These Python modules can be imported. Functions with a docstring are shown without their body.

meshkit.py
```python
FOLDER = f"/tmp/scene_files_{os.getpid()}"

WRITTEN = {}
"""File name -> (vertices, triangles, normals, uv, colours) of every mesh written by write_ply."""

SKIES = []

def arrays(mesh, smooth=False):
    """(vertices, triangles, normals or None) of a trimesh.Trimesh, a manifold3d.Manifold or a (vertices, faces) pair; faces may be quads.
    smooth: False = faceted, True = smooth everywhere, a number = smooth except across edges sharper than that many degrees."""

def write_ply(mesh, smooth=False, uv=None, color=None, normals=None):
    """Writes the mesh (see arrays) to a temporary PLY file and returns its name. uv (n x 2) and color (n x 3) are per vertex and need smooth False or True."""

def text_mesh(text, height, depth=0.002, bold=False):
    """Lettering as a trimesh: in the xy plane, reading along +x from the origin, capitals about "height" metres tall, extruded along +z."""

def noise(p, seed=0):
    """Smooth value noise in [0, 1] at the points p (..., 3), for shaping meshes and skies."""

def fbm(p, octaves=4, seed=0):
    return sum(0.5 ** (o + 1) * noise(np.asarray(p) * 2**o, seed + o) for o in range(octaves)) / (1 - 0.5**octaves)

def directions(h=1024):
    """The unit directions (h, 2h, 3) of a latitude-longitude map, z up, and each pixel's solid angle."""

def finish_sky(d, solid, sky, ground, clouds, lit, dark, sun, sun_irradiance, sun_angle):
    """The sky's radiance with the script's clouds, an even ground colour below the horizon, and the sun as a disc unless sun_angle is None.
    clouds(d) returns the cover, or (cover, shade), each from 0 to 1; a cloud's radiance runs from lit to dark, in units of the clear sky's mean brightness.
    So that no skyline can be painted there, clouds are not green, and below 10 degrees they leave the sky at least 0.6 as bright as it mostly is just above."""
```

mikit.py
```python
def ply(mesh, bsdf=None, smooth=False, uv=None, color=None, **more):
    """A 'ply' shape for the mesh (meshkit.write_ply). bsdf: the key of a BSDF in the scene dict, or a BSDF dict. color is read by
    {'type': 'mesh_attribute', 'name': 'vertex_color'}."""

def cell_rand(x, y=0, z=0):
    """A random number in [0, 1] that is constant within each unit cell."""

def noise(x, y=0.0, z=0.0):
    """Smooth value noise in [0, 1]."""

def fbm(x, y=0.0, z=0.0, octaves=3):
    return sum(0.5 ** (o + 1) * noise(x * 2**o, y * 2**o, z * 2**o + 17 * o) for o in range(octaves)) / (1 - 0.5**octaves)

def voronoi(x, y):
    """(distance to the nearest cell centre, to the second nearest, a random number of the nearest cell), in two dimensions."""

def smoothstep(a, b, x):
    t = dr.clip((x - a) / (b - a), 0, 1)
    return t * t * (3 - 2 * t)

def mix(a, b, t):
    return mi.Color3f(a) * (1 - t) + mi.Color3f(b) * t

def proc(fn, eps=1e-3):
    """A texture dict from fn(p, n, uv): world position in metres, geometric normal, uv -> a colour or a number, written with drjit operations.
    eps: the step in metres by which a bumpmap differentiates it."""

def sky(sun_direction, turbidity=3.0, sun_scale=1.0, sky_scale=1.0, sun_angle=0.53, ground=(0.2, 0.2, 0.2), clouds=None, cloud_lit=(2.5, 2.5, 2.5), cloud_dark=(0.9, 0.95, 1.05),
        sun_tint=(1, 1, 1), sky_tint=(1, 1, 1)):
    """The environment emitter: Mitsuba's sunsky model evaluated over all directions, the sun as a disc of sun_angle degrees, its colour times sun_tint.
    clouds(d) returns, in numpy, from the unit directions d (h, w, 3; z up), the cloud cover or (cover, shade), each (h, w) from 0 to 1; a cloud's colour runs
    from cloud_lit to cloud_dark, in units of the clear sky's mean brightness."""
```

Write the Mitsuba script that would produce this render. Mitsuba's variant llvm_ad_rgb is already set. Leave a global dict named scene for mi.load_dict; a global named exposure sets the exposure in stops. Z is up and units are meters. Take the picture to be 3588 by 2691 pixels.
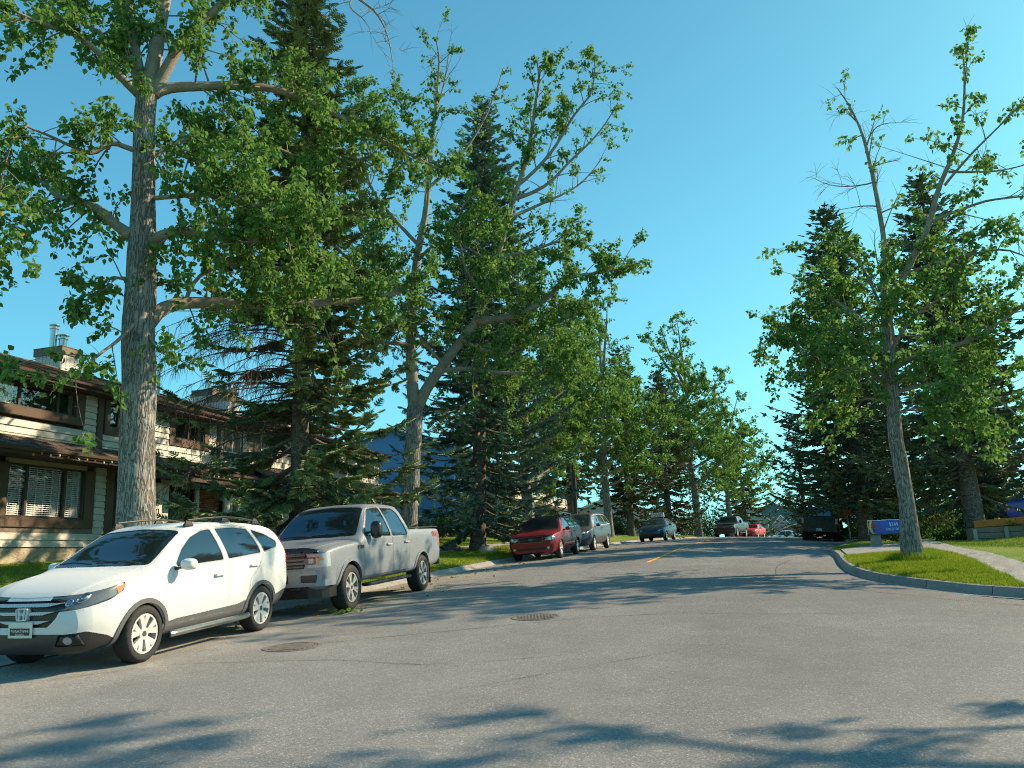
import math, numpy as np, trimesh, mitsuba as mi, drjit as dr, mikit, meshkit, manifold3d as m3
from mikit import ply, proc, noise, fbm, voronoi, cell_rand, smoothstep, mix
from shapely.geometry import Polygon, LineString, Point
from shapely.geometry import box as sbox
from shapely.ops import unary_union
T = mi.ScalarTransform4f
scene, labels = {}, {}
# ------------------------------------------------------------------ camera, sky, exposure
PITCH, ROLL = math.radians(12.3133), math.radians(-2.4791)
_cp, _sp, _cr, _sr = math.cos(PITCH), math.sin(PITCH), math.cos(ROLL), math.sin(ROLL)
RM = np.array([[_cr, -_sr, 0], [_sr, _cr, 0], [0, 0, 1.0]]) @ np.array([[1, 0, 0], [0, _sp, -_cp], [0, _cp, _sp]])
_m = np.eye(4); _m[:3, 0] = -RM[0]; _m[:3, 1] = -RM[1]; _m[:3, 2] = RM[2]
scene['camera'] = {'type': 'perspective', 'fov': 2 * math.degrees(math.atan(1794 / 2800.0)), 'fov_axis': 'x',
                   'near_clip': 0.1, 'far_clip': 3000.0, 'to_world': T(_m.tolist())}
SUN = np.array([0.94, 0.33, 0.64])
scene['sky'] = mikit.sky(SUN.tolist(), turbidity=3.0, sun_scale=1.0, sky_scale=1.1, sun_tint=(1.0, 0.965, 0.91), sky_tint=(0.50, 1.03, .93), ground=(0.17, 0.17, 0.15))
exposure = 2.65
# ------------------------------------------------------------------ helpers
_used = {}
def newkey(base):
    n = _used.get(base, -1) + 1
    _used[base] = n
    return base if n == 0 else f'{base}_{n:03d}'
def lab(key, label=None, cat=None, group=None, kind=None):
    d = {k: v for k, v in (('label', label), ('category', cat), ('group', group), ('kind', kind)) if v}
    if d: labels[key] = {**labels.get(key, {}), **d}
    return key
def thing(name, label, cat, group=None, kind=None):
    return lab(newkey(name), label, cat, group, kind)
VCM = set()
def put(name, mesh, mat, parent=None, col=None, smooth=False, M=None, label=None, kind=None, uv=None):
    """adds one shape; with parent it is a part of it; col: flat colour (or per-vertex array) for vertex-colour materials"""
    key = newkey(f'{parent}__{name}' if parent else name)
    v, f, nrm = meshkit.arrays(mesh, smooth)
    if mat in VCM:
        c = np.sqrt(np.clip(np.asarray(col if col is not None else (0.5, 0.5, 0.5), float), 0, 1)); c = np.tile(c, (len(v), 1)) if c.ndim == 1 else c
        uv = np.stack([np.floor(c[:, 0] * 255) + .01 + .98 * c[:, 1], c[:, 2]], 1)     # the mesh's colour, carried in its uv
    if smooth is not False and not isinstance(smooth, bool):
        path = meshkit.write_ply((v, f), False, uv, None, normals=nrm)
        d = {'type': 'ply', 'filename': path, 'face_normals': False, 'bsdf': {'type': 'ref', 'id': mat}}
    else:
        d = ply(mesh, mat, smooth, uv=uv)
    if M is not None: d['to_world'] = T(np.asarray(M).tolist())
    scene[key] = d
    lab(key, label, kind=kind)
    return key
def cat(ms):
    ms = [m for m in ms if m is not None]
    V, F, o = [], [], 0
    for m in ms:
        v, f = (np.asarray(m.vertices), np.asarray(m.faces)) if hasattr(m, 'faces') else m
        V.append(v); F.append(f + o); o += len(v)
    return np.vstack(V), np.vstack(F)
def box(cx, cy, cz, sx, sy, sz):
    v = np.array([[x, y, z] for x in (-.5, .5) for y in (-.5, .5) for z in (-.5, .5)]) * [sx, sy, sz] + [cx, cy, cz]
    f = np.array([[0, 1, 3], [0, 3, 2], [4, 6, 7], [4, 7, 5], [0, 4, 5], [0, 5, 1], [2, 3, 7], [2, 7, 6], [0, 2, 6], [0, 6, 4], [1, 5, 7], [1, 7, 3]])
    return v, f
def bx(x0, x1, y0, y1, z0, z1):
    return box((x0 + x1) / 2, (y0 + y1) / 2, (z0 + z1) / 2, x1 - x0, y1 - y0, z1 - z0)
def rbox(x0, x1, y0, y1, z0, z1, r=0.01):
    x0, x1, y0, y1, z0, z1 = map(float, (x0, x1, y0, y1, z0, z1))
    """box with chamfered edges"""
    pts = []
    for sx in (0, 1):
        for sy in (0, 1):
            for sz in (0, 1):
                p = np.array([(x0, x1)[sx], (y0, y1)[sy], (z0, z1)[sz]]); d = np.array([1 - 2 * sx, 1 - 2 * sy, 1 - 2 * sz]) * r
                for k in range(3):
                    q = p.copy(); q += d; q[k] = p[k]; pts.append(q)
    return m3.Manifold.hull_points(np.array(pts)).to_mesh()
def mm(m):
    """manifold or its mesh -> (v, f)"""
    m = m.to_mesh() if hasattr(m, 'to_mesh') else m
    return np.asarray(m.vert_properties[:, :3], float), np.asarray(m.tri_verts, int)
def xf(m, M):
    v, f = (np.asarray(m.vertices), np.asarray(m.faces)) if hasattr(m, 'faces') else m
    M = np.asarray(M)
    return v @ M[:3, :3].T + M[:3, 3], f
def tube(P, R, sides=8, cap=True, wob=0.0, seed=0):
    P = np.asarray(P, float); R = np.broadcast_to(np.asarray(R, float), (len(P),))
    t = np.gradient(P, axis=0); t /= np.linalg.norm(t, axis=1, keepdims=True) + 1e-12
    a = np.cross(t[0], [0, 0, 1.0] if abs(t[0, 2]) < .9 else [1.0, 0, 0]); a /= np.linalg.norm(a)
    A = []
    for k in range(len(P)):
        a = a - t[k] * (a @ t[k]); a /= np.linalg.norm(a) + 1e-12; A.append(a)
    A = np.array(A); B = np.cross(t, A); ang = np.arange(sides) * 2 * np.pi / sides
    rr = R[:, None] * np.ones((1, sides))
    if wob:
        q = np.stack([np.cos(ang)[None] * 2.2 + P[:, :1] * .0 + seed, np.sin(ang)[None] * 2.2 + 0 * P[:, :1], P[:, 2:3] * 1.1 + 0 * ang[None]], -1)
        rr = rr * (1 + wob * (meshkit.fbm(q, 3, seed) - .5) * 2)
    v = P[:, None] + rr[..., None] * (np.cos(ang)[None, :, None] * A[:, None] + np.sin(ang)[None, :, None] * B[:, None])
    n = len(P); i, j = np.meshgrid(np.arange(n - 1), np.arange(sides), indexing='ij')
    q = np.stack([i * sides + j, i * sides + (j + 1) % sides, (i + 1) * sides + (j + 1) % sides, (i + 1) * sides + j], -1).reshape(-1, 4)
    f = np.vstack([q[:, [0, 1, 2]], q[:, [0, 2, 3]]]); v = v.reshape(-1, 3)
    if cap:
        j = np.arange(sides); v = np.vstack([v, P[:1], P[-1:]])
        f = np.vstack([f, np.stack([(j + 1) % sides, j, np.full(sides, n * sides)], 1), np.stack([(n - 1) * sides + j, (n - 1) * sides + (j + 1) % sides, np.full(sides, n * sides + 1)], 1)])
    return v, f
def smooth_path(P, n):
    """Catmull-Rom through the points of P, n samples"""
    from scipy.interpolate import CubicSpline, PchipInterpolator
    P = np.asarray(P, float)
    d = np.r_[0, np.cumsum(np.linalg.norm(np.diff(P[:, :3], axis=0), axis=1) + 1e-9)]
    return PchipInterpolator(d, P, axis=0)(np.linspace(0, d[-1], n))
def extrude(poly, h):
    return m3.Manifold.extrude(m3.CrossSection([np.asarray(poly, float)] if not isinstance(poly, list) or np.ndim(poly[0]) == 1 else poly, m3.FillRule.EvenOdd), h)
def frame(o, u, v):
    """matrix taking local x,y,z to the world: x along u, y along v, z = up"""
    u = np.asarray(u, float); v = np.asarray(v, float); M = np.eye(4)
    M[:3, 0], M[:3, 1], M[:3, 2], M[:3, 3] = u, v, np.cross(u, v), o
    return M
def unit(v): return v / (np.linalg.norm(v, axis=-1, keepdims=True) + 1e-9)
def grid_mesh(P):
    """P (n, m, 3) -> mesh"""
    n, m = P.shape[:2]; i, j = np.meshgrid(np.arange(n - 1), np.arange(m - 1), indexing='ij')
    q = np.stack([i * m + j, (i + 1) * m + j, (i + 1) * m + j + 1, i * m + j + 1], -1).reshape(-1, 4)
    return P.reshape(-1, 3), np.vstack([q[:, [0, 1, 2]], q[:, [0, 2, 3]]])
# ------------------------------------------------------------------ materials
def rgb(c): return {'type': 'rgb', 'value': [float(x) for x in c]}
def colour_f(p, n, uv):
    r = dr.floor(uv.x); g = (uv.x - r - .01) / .98
    return mi.Color3f(dr.square((r + .5) / 255), dr.square(dr.clip(g, 0, 1)), dr.square(uv.y))
VC = proc(colour_f)
def vcm(name, d):
    scene[name] = d; VCM.add(name)
def two(d): return {'type': 'twosided', 'b': d}
vcm('matte', two({'type': 'principled', 'base_color': VC, 'roughness': .75, 'specular': .3}))
vcm('satin', two({'type': 'principled', 'base_color': VC, 'roughness': .38, 'specular': .5}))
vcm('paint', two({'type': 'principled', 'base_color': VC, 'roughness': .42, 'specular': .5, 'metallic': 0.0, 'clearcoat': 1.0, 'clearcoat_gloss': .96}))
vcm('metal_paint', two({'type': 'principled', 'base_color': VC, 'roughness': .36, 'specular': .5, 'metallic': .55, 'clearcoat': 1.0, 'clearcoat_gloss': .95}))
vcm('silver_paint', two({'type': 'principled', 'base_color': VC, 'roughness': .4, 'specular': .5, 'metallic': .25, 'clearcoat': 1.0, 'clearcoat_gloss': .96}))
vcm('black_paint', two({'type': 'principled', 'base_color': VC, 'roughness': .3, 'specular': .25, 'clearcoat': .25, 'clearcoat_gloss': .97}))
vcm('metal', two({'type': 'principled', 'base_color': VC, 'roughness': .22, 'metallic': 1.0}))
vcm('glass_dark', two({'type': 'principled', 'base_color': VC, 'roughness': .02, 'metallic': .9, 'specular': .8}))
vcm('lens', two({'type': 'principled', 'base_color': VC, 'roughness': .06, 'specular': .8, 'clearcoat': 1.0, 'clearcoat_gloss': .99}))
scene['pane'] = {'type': 'thindielectric', 'int_ior': 1.52}
vcm('leaf', {'type': 'principledthin', 'base_color': VC, 'roughness': .22, 'diff_trans': .95, 'spec_trans': 0.0, 'eta': 1.6})
vcm('needle', two({'type': 'principled', 'base_color': VC, 'roughness': .55, 'specular': .35}))
vcm('blade', {'type': 'principledthin', 'base_color': VC, 'roughness': .5, 'diff_trans': .7, 'spec_trans': 0.0, 'eta': 1.4})

def asphalt_f(p, n, uv):
    big = fbm(p.x * .35, p.y * .35, 0, 3); mid = fbm(p.x * 3.1, p.y * 3.1, 3, 3)
    d1, d2, r = voronoi(p.x * 78, p.y * 78)
    d3, d4, r2 = voronoi(p.x * 27 + 9, p.y * 27 + 4)
    v = .175 + .06 * (big - .5) + .05 * (mid - .5)
    v = v * (0.76 + .40 * r) * (1 + .16 * (r2 - .5))
    v = dr.select(r > .95, v * 1.35, v)
    v = dr.select(d1 > .48, v * .8, v)
    v = v * (1 - .10 * smoothstep(.5, .75, fbm(p.x * .3 + 7, p.y * .2, 5, 4)))
    # sandy dust near the left kerb (road axis: distance left of the centre line)
    w = -(p.x + .79) * .9585 + (p.y - 8.98) * .2852
    dust = smoothstep(2.6, 5.6, w) * (.55 + .6 * (mid - .3)) * smoothstep(80, 50, p.y)
    track = smoothstep(.9, .2, dr.abs(dr.abs(w) - 2.9)) * .07
    c = mix((.98, .985, 1.0), (1.16, 1.06, .92), dr.clip(dust, 0, 1))
    return mi.Color3f(v * (1 - track) * (1 + .45 * dr.clip(dust, 0, 1))) * c
scene['asphalt'] = {'type': 'bumpmap', 'arbitrary': proc(lambda p, n, uv: (1 - dr.minimum(voronoi(p.x * 62, p.y * 62)[0], .6)) * .55 + .45 * noise(p.x * 150, p.y * 150), eps=.004), 'scale': .004,
                    'bsdf': two({'type': 'principled', 'base_color': proc(asphalt_f), 'roughness': .82, 'specular': .35})}
def turf_f(p, n, uv):
    a = fbm(p.x * .6, p.y * .6, p.z, 3); b = fbm(p.x * 9, p.y * 9, 0, 3); c = noise(p.x * 60, p.y * 60)
    k = dr.clip(.25 + .9 * (a - .3) + .5 * (b - .5), 0, 1)
    return mix((.075, .145, .018), (.19, .22, .04), k) * (.6 + .8 * c)
scene['turf'] = two({'type': 'principled', 'base_color': proc(turf_f), 'roughness': .9, 'specular': .1})
def concrete_f(p, n, uv):
    a = fbm(p.x * .8, p.y * .8, p.z * .8, 3); b = fbm(p.x * 14, p.y * 14, p.z * 14, 3); c = noise(p.x * 120, p.y * 120, p.z * 120)
    v = .245 + .10 * (a - .5) + .10 * (b - .5) + .07 * (c - .5)
    return mi.Color3f(v) * mix((1.0, .98, .94), (.86, .83, .78), smoothstep(.5, .75, a))
scene['concrete'] = two({'type': 'principled', 'base_color': proc(concrete_f), 'roughness': .85, 'specular': .25})
def stucco_f(p, n, uv):
    a = fbm(p.x * 7, p.y * 7, p.z * 9, 3); b = noise(p.x * 70, p.y * 70, p.z * 70)
    crack = smoothstep(.05, .0, dr.abs(fbm(p.x * 6 + 4, p.y * 6, p.z * 10, 2) - .52))
    return mix((.50, .44, .33), (.36, .31, .22), a) * (.85 + .3 * b) * (1 - .45 * crack)
scene['stucco'] = two({'type': 'principled', 'base_color': proc(stucco_f), 'roughness': .9, 'specular': .2})
def bark_h(p):
    # furrowed bark: long vertical ridges, distorted
    q = fbm(p.x * 6, p.y * 6, p.z * 3.0, 2)
    th = (p.x * .8 + p.y * .6) * 34 + q * 3.2
    a = fbm(th, (p.x * -.6 + p.y * .8) * 34 + q * 2, p.z * 3.4 + q * 2.5, 2)
    return dr.abs(a - .5) * 2
def bark_f(p, n, uv):
    h = bark_h(p); b = noise(p.x * 90, p.y * 90, p.z * 60); big = fbm(p.x * 2, p.y * 2, p.z * .9 + 5, 3)
    c = mix((.095, .086, .076), (.29, .28, .26), smoothstep(.0, .30, h)) * (.75 + .5 * b)
    return c * (.75 + .5 * big)
scene['bark'] = {'type': 'bumpmap', 'arbitrary': proc(lambda p, n, uv: smoothstep(0, .45, bark_h(p)), eps=.006), 'scale': .02,
                 'bsdf': two({'type': 'principled', 'base_color': proc(bark_f), 'roughness': .9, 'specular': .2})}
def limb_f(p, n, uv):
    a = fbm(p.x * 5, p.y * 5, p.z * 5, 3); b = noise(p.x * 40, p.y * 40, p.z * 40)
    return mix((.17, .15, .12), (.33, .29, .23), a) * (.8 + .4 * b)
scene['limb_bark'] = two({'type': 'principled', 'base_color': proc(limb_f), 'roughness': .85, 'specular': .2})
def scaly_f(p, n, uv):
    d1, d2, r = voronoi((p.x * .8 + p.y * .6) * 26 + fbm(p.x * 9, p.y * 9, p.z * 9, 2) * 4, p.z * 17 + fbm(p.x * 8, p.y * 8, p.z * 6 + 3, 2) * 4)
    return mix((.065, .056, .048), (.17, .145, .125), smoothstep(.0, .35, d2 - d1)) * (.6 + .8 * r)
scene['scaly_bark'] = two({'type': 'principled', 'base_color': proc(scaly_f), 'roughness': .92, 'specular': .15})
def shingle_f(p, n, uv):
    r = cell_rand(dr.floor(uv.x / .3 + .5 * dr.floor(uv.y / .14)), dr.floor(uv.y / .14), 2)
    b = noise(p.x * 55, p.y * 55, p.z * 55); e = smoothstep(.86, .98, uv.y / .14 - dr.floor(uv.y / .14))
    return mix((.055, .045, .042), (.14, .11, .095), r) * (.6 + .8 * b) * (1 - .5 * e)
scene['shingle'] = two({'type': 'principled', 'base_color': proc(shingle_f), 'roughness': .95, 'specular': .1})
def weather_f(p, n, uv):
    a = fbm(p.x * 1.5, p.y * 1.5, p.z * 6, 3); b = noise(p.x * 30, p.y * 30, p.z * 90)
    return .86 + .22 * (a - .5) + .12 * (b - .5)
# ------------------------------------------------------------------ the lie of the land
AZ = math.radians(16.568); U = np.array([math.sin(AZ), math.cos(AZ)]); NL = np.array([-U[1], U[0]])
C0 = np.array([-.79, 8.98]); S0, RAD = 25.0, 235.0
def centre(s):
    """point and heading of the road's centre line at the distance s"""
    s = np.asarray(s, float); k = np.maximum(s - S0, 0) / RAD
    st = np.minimum(s, S0)
    p = C0 + st[..., None] * U
    a = AZ + k
    d = RAD * np.stack([np.cos(AZ) - np.cos(a), np.sin(a) - np.sin(AZ)], -1)
    return p + d, a
def off(s, w):
    """w metres left of the centre line"""
    p, a = centre(s)
    return p + np.asarray(w, float)[..., None] * np.stack([-np.cos(a), np.sin(a)], -1)
_ss = np.linspace(-40, 240, 1401); _cs, _ca = centre(_ss)
from scipy.spatial import cKDTree
_tree = cKDTree(_cs)
def road_sw(x, y):
    q = np.stack([np.asarray(x, float), np.asarray(y, float)], -1); sh = q.shape[:-1]; q = q.reshape(-1, 2)
    _, i = _tree.query(q); a = _ca[i]; r = q - _cs[i]
    s = _ss[i] + r[:, 0] * np.sin(a) + r[:, 1] * np.cos(a)
    w = -r[:, 0] * np.cos(a) + r[:, 1] * np.sin(a)
    return s.reshape(sh), w.reshape(sh)
def g0(x, y):
    x = np.asarray(x, float); y = np.asarray(y, float); yy = np.clip(y, -60, 125)
    z = -1.58 + .0547 * yy - 2.6e-4 * yy ** 2 + np.where(y > 125, (y - 125) * -.03, 0)
    z = z - .008 * .5 * ((yy - 86) + np.sqrt((yy - 86) ** 2 + 30))
    return z - 0.95e-5 * np.clip(yy, 0, 80) ** 2 * 14 * np.tanh((x - .25 * yy) / 14)
def groad(x, y):
    s, w = road_sw(x, y)
    return g0(x, y) + .12 * np.clip((s - 2) / 8, 0, 1) - .20 * np.minimum((w / 6) ** 2, 1.3) * np.clip((s - 2) / 8, 0, 1)
LW = 6.2
def glawn_l(x, y):
    s, w = road_sw(x, y); d = w - LW
    e = off(s, np.full(np.shape(s), LW)); z = groad(e[..., 0], e[..., 1]) + .15
    return z + np.interp(d, [0, 3.0, 4.4, 10, 14, 80], [.0, .30, .36, .98, 1.05, 1.05])
RC = [(30, -2.5), (24.5, .4), (19.5, 2.9), (15.2, 5.2), (11.9, 7.6), (9.9, 10.0), (8.8, 12.0), (8.25, 13.6), (7.93, 14.7), (7.66, 15.7), (7.5, 16.5), (7.45, 17.3), (7.62, 18.6), (8.2, 20.7), (8.95, 22.9), (9.75, 25.1), (11.55, 30.4)]
_fs = np.arange(28, 130, 4.0); _far = off(_fs, -6.4 - 1.2 * np.clip((_fs - 28) / 12, 0, 1))
RCURB = smooth_path(np.vstack([RC, _far]), 260)      # right kerb, road edge
_rt = cKDTree(RCURB)
def glawn_r(x, y):
    q = np.stack([np.asarray(x, float), np.asarray(y, float)], -1); sh = q.shape[:-1]
    d, i = _rt.query(q.reshape(-1, 2)); e = RCURB[i]
    z = groad(e[:, 0], e[:, 1]) * np.exp(-d / 12) + (1 - np.exp(-d / 12)) * groad(q.reshape(-1, 2)[:, 0], q.reshape(-1, 2)[:, 1])
    z = z + .15 + np.interp(d, [0, 2, 5, 9, 14, 60], [0, .03, .06, .42, .70, 1.1]) + .04 * (meshkit.fbm(np.c_[q.reshape(-1, 2) * .9, 0 * d], 2, 8) - .5) * np.clip(d / .5, 0, 1)
    return z.reshape(sh)
def lift(f, P2, dz=0.0):
    P2 = np.asarray(P2, float); return np.concatenate([P2, (f(P2[..., 0], P2[..., 1]) + dz)[..., None]], -1)
# base terrain to the horizon, well under the rest
xs = np.r_[np.linspace(-900, -70, 10), np.linspace(-60, 140, 41), np.linspace(160, 900, 9)]; ys = np.r_[np.linspace(-300, -40, 6), np.linspace(-30, 170, 51), np.linspace(190, 1500, 12)]
X, Y = np.meshgrid(xs, ys, indexing='ij')
def gfar(X, Y): return np.where(Y > 130, g0(X * 0 + .25 * np.clip(Y, 0, 110), np.full_like(Y, 130)) - .2, g0(X, np.minimum(Y, 130)))
put('ground', grid_mesh(np.stack([X, Y, gfar(X, Y) - .55], -1)), 'turf', smooth=True); lab('ground', kind='structure')
# road sheet (runs on under the kerbs); the side street on the right
sg = np.r_[np.arange(-30, 60, .75), np.arange(60, 150, 2.0)]; wg = np.linspace(-8.2, 6.6, 33)
S, Wd = np.meshgrid(sg, wg, indexing='ij'); P = off(S, Wd)
put('road', grid_mesh(lift(groad, P)[:, ::-1]), 'asphalt', smooth=True); lab('road', 'grey asphalt street rising to a crest', kind='structure')
sx = np.linspace(0, 34, 40); sy = np.linspace(0, 1, 26)
E0 = np.array([-2.5, -10.0]); 
A = np.stack([6.0 + sx * .9, 24 - sx * .62], -1); B = np.stack([2 + sx, -9 - sx * .5], -1)
Q = A[:, None] * (1 - sy[None, :, None]) + B[:, None] * sy[None, :, None]
put('side_street', grid_mesh(lift(groad, Q, -.006)[:, ::-1]), 'asphalt', smooth=True); lab('side_street', kind='structure')
# kerbs
def kerb(name, path2, f, sect, nrm2):
    P = []
    for (a, h) in sect: P.append(np.concatenate([path2 + nrm2 * a, (f(path2[:, 0], path2[:, 1]) + h)[:, None]], 1))
    return put(name, grid_mesh(np.stack(P, 1)), 'concrete', smooth=30)
t = np.gradient(RCURB, axis=0); t /= np.linalg.norm(t, axis=1, keepdims=True); RN = np.stack([t[:, 1], -t[:, 0]], 1)   # to the right, away from the road
SECT = [(-.32, .012), (-.05, .004), (-.03, .03), (.0, .13), (.02, .152), (.15, .158), (.17, .14), (.17, -.2)]
ds = np.r_[0, np.cumsum(np.linalg.norm(np.diff(RCURB, axis=0), axis=1))]
def pieces(path, nrm, step, gap, name, sect, f, lo, hi):
    """kerb stones one by one, joints between; the far rest in one piece"""
    d = np.r_[0, np.cumsum(np.linalg.norm(np.diff(path, axis=0), axis=1))]; a = lo
    while a < hi:
        b = a + step; q = np.linspace(a + gap / 2, b - gap / 2, 5)
        p = np.stack([np.interp(q, d, path[:, k]) for k in (0, 1)], 1); n = np.stack([np.interp(q, d, nrm[:, k]) for k in (0, 1)], 1)
        kerb(name, p, f, sect, n); a = b
    return d
lab('kerb', 'grey concrete kerb curving round the right corner', kind='structure')
d = pieces(RCURB, RN, 1.5, .012, 'kerb__kerb_stone', SECT, groad, 15.0, 60.0)
far = d >= 60
kerb('kerb__far_run', RCURB[far], groad, SECT, RN[far]); near = d <= 15.0
kerb('kerb__near_run', RCURB[near], groad, SECT, RN[near])
LS = np.arange(-30, 142, .5); LCURB = off(LS, np.full(len(LS), LW)); _, la = centre(LS); LN = np.stack([-np.cos(la), np.sin(la)], 1)
SECL = [(-.45, .012), (-.16, .004), (-.13, .02), (.02, .10), (.10, .145), (.28, .155), (.30, .13), (.3, -.2)]
lab('rolled_kerb', 'pale rolled concrete kerb along the left of the street', kind='structure')
d = pieces(LCURB, LN, 1.8, .014, 'rolled_kerb__kerb_stone', SECL, groad, 44.0, 86.0)
for nm, k in (('near_run', d <= 44), ('far_run', d >= 86)): kerb('rolled_kerb__' + nm, LCURB[k], groad, SECL, LN[k])
# lawns
sl = np.r_[np.arange(-30, 70, 1.0), np.arange(70, 142, 3.0)]; wl = LW + np.r_[.15, np.arange(.5, 15, .5), np.arange(16, 90, 6.0)]
S, Wd = np.meshgrid(sl, wl, indexing='ij'); P = off(S, Wd)
Z = lift(glawn_l, P)
put('lawn', grid_mesh(Z[:, ::-1]), 'turf', smooth=True); lab('lawn', 'mown lawn rising from the left kerb to the houses', kind='structure')
IN = np.array([95.0, 45.0]); rr = np.r_[0, .004, np.linspace(.008, .16, 60), np.linspace(.18, .9, 16)]
base = RCURB + RN * .15
P = base[:, None] + (IN - base)[:, None] * rr[None, :, None]
Z = lift(glawn_r, P)
put('corner_lawn', grid_mesh(Z[:, ::-1]), 'turf', smooth=True); lab('corner_lawn', 'grass corner and bank right of the street', kind='structure')
# pavements: slabs laid one by one
def strip(name, A, B, f, step, dz=.03, gap=.012, label=None):
    """slabs between two edge polylines"""
    A, B = smooth_path(A, 200), smooth_path(B, 200); L = np.linalg.norm(np.diff((A + B) / 2, axis=0), axis=1).sum(); n = int(L / step)
    lab(name, label, kind='structure')
    for k in range(n):
        q = np.linspace((k + gap / 2 / step) / n, (k + 1 - gap / 2 / step) / n, 4) * 199
        a = np.stack([np.interp(q, np.arange(200), A[:, j]) for j in (0, 1)], 1); b = np.stack([np.interp(q, np.arange(200), B[:, j]) for j in (0, 1)], 1)
        w = np.linspace(0, 1, 4)[None, :, None]; P = a[:, None] * (1 - w) + b[:, None] * w
        Z = lift(f, P, dz); top = Z.copy(); bot = Z.copy(); bot[..., 2] -= .12
        V, F = grid_mesh(top); V2, F2 = [], []
        ring = [(i, 0) for i in range(4)] + [(3, j) for j in range(1, 4)] + [(i, 3) for i in (2, 1, 0)] + [(0, j) for j in (2, 1)]
        r = np.array([top[i, j] for i, j in ring]); r2 = r - [0, 0, .12]; m = len(ring); o = len(V)
        j = np.arange(m); F2 = np.vstack([np.stack([o + j, o + (j + 1) % m, o + m + (j + 1) % m], 1), np.stack([o + j, o + m + (j + 1) % m, o + m + j], 1)])
        put('slab', (np.vstack([V, r, r2]), np.vstack([F, F2])), 'concrete', name)
WL = [(8.25, 13.3), (8.65, 14.3), (9.35, 15.9), (9.6, 16.8), (10.6, 19.3), (11.7, 22.3), (12.47, 25.1), (14.6, 30.6), (17.0, 37.0)]
WR = [(9.6, 13.9), (10.0, 15.2), (10.6, 17.0), (10.95, 18.2), (11.94, 20.8), (13.2, 24.5), (14.2, 27.2), (16.1, 31.8), (18.5, 37.5)]
strip('sidewalk', WL, WR, glawn_r, 1.5, label='narrow concrete path past the tree on the right')
strip('bench_pad', [(9.3, 23.2), (10.2, 23.9), (11.4, 24.4), (12.5, 25.0)], [(10.95, 27.9), (11.6, 28.9), (12.7, 29.4), (14.1, 29.9)], glawn_r, 1.6, label='concrete pad under the advertising bench')
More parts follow.
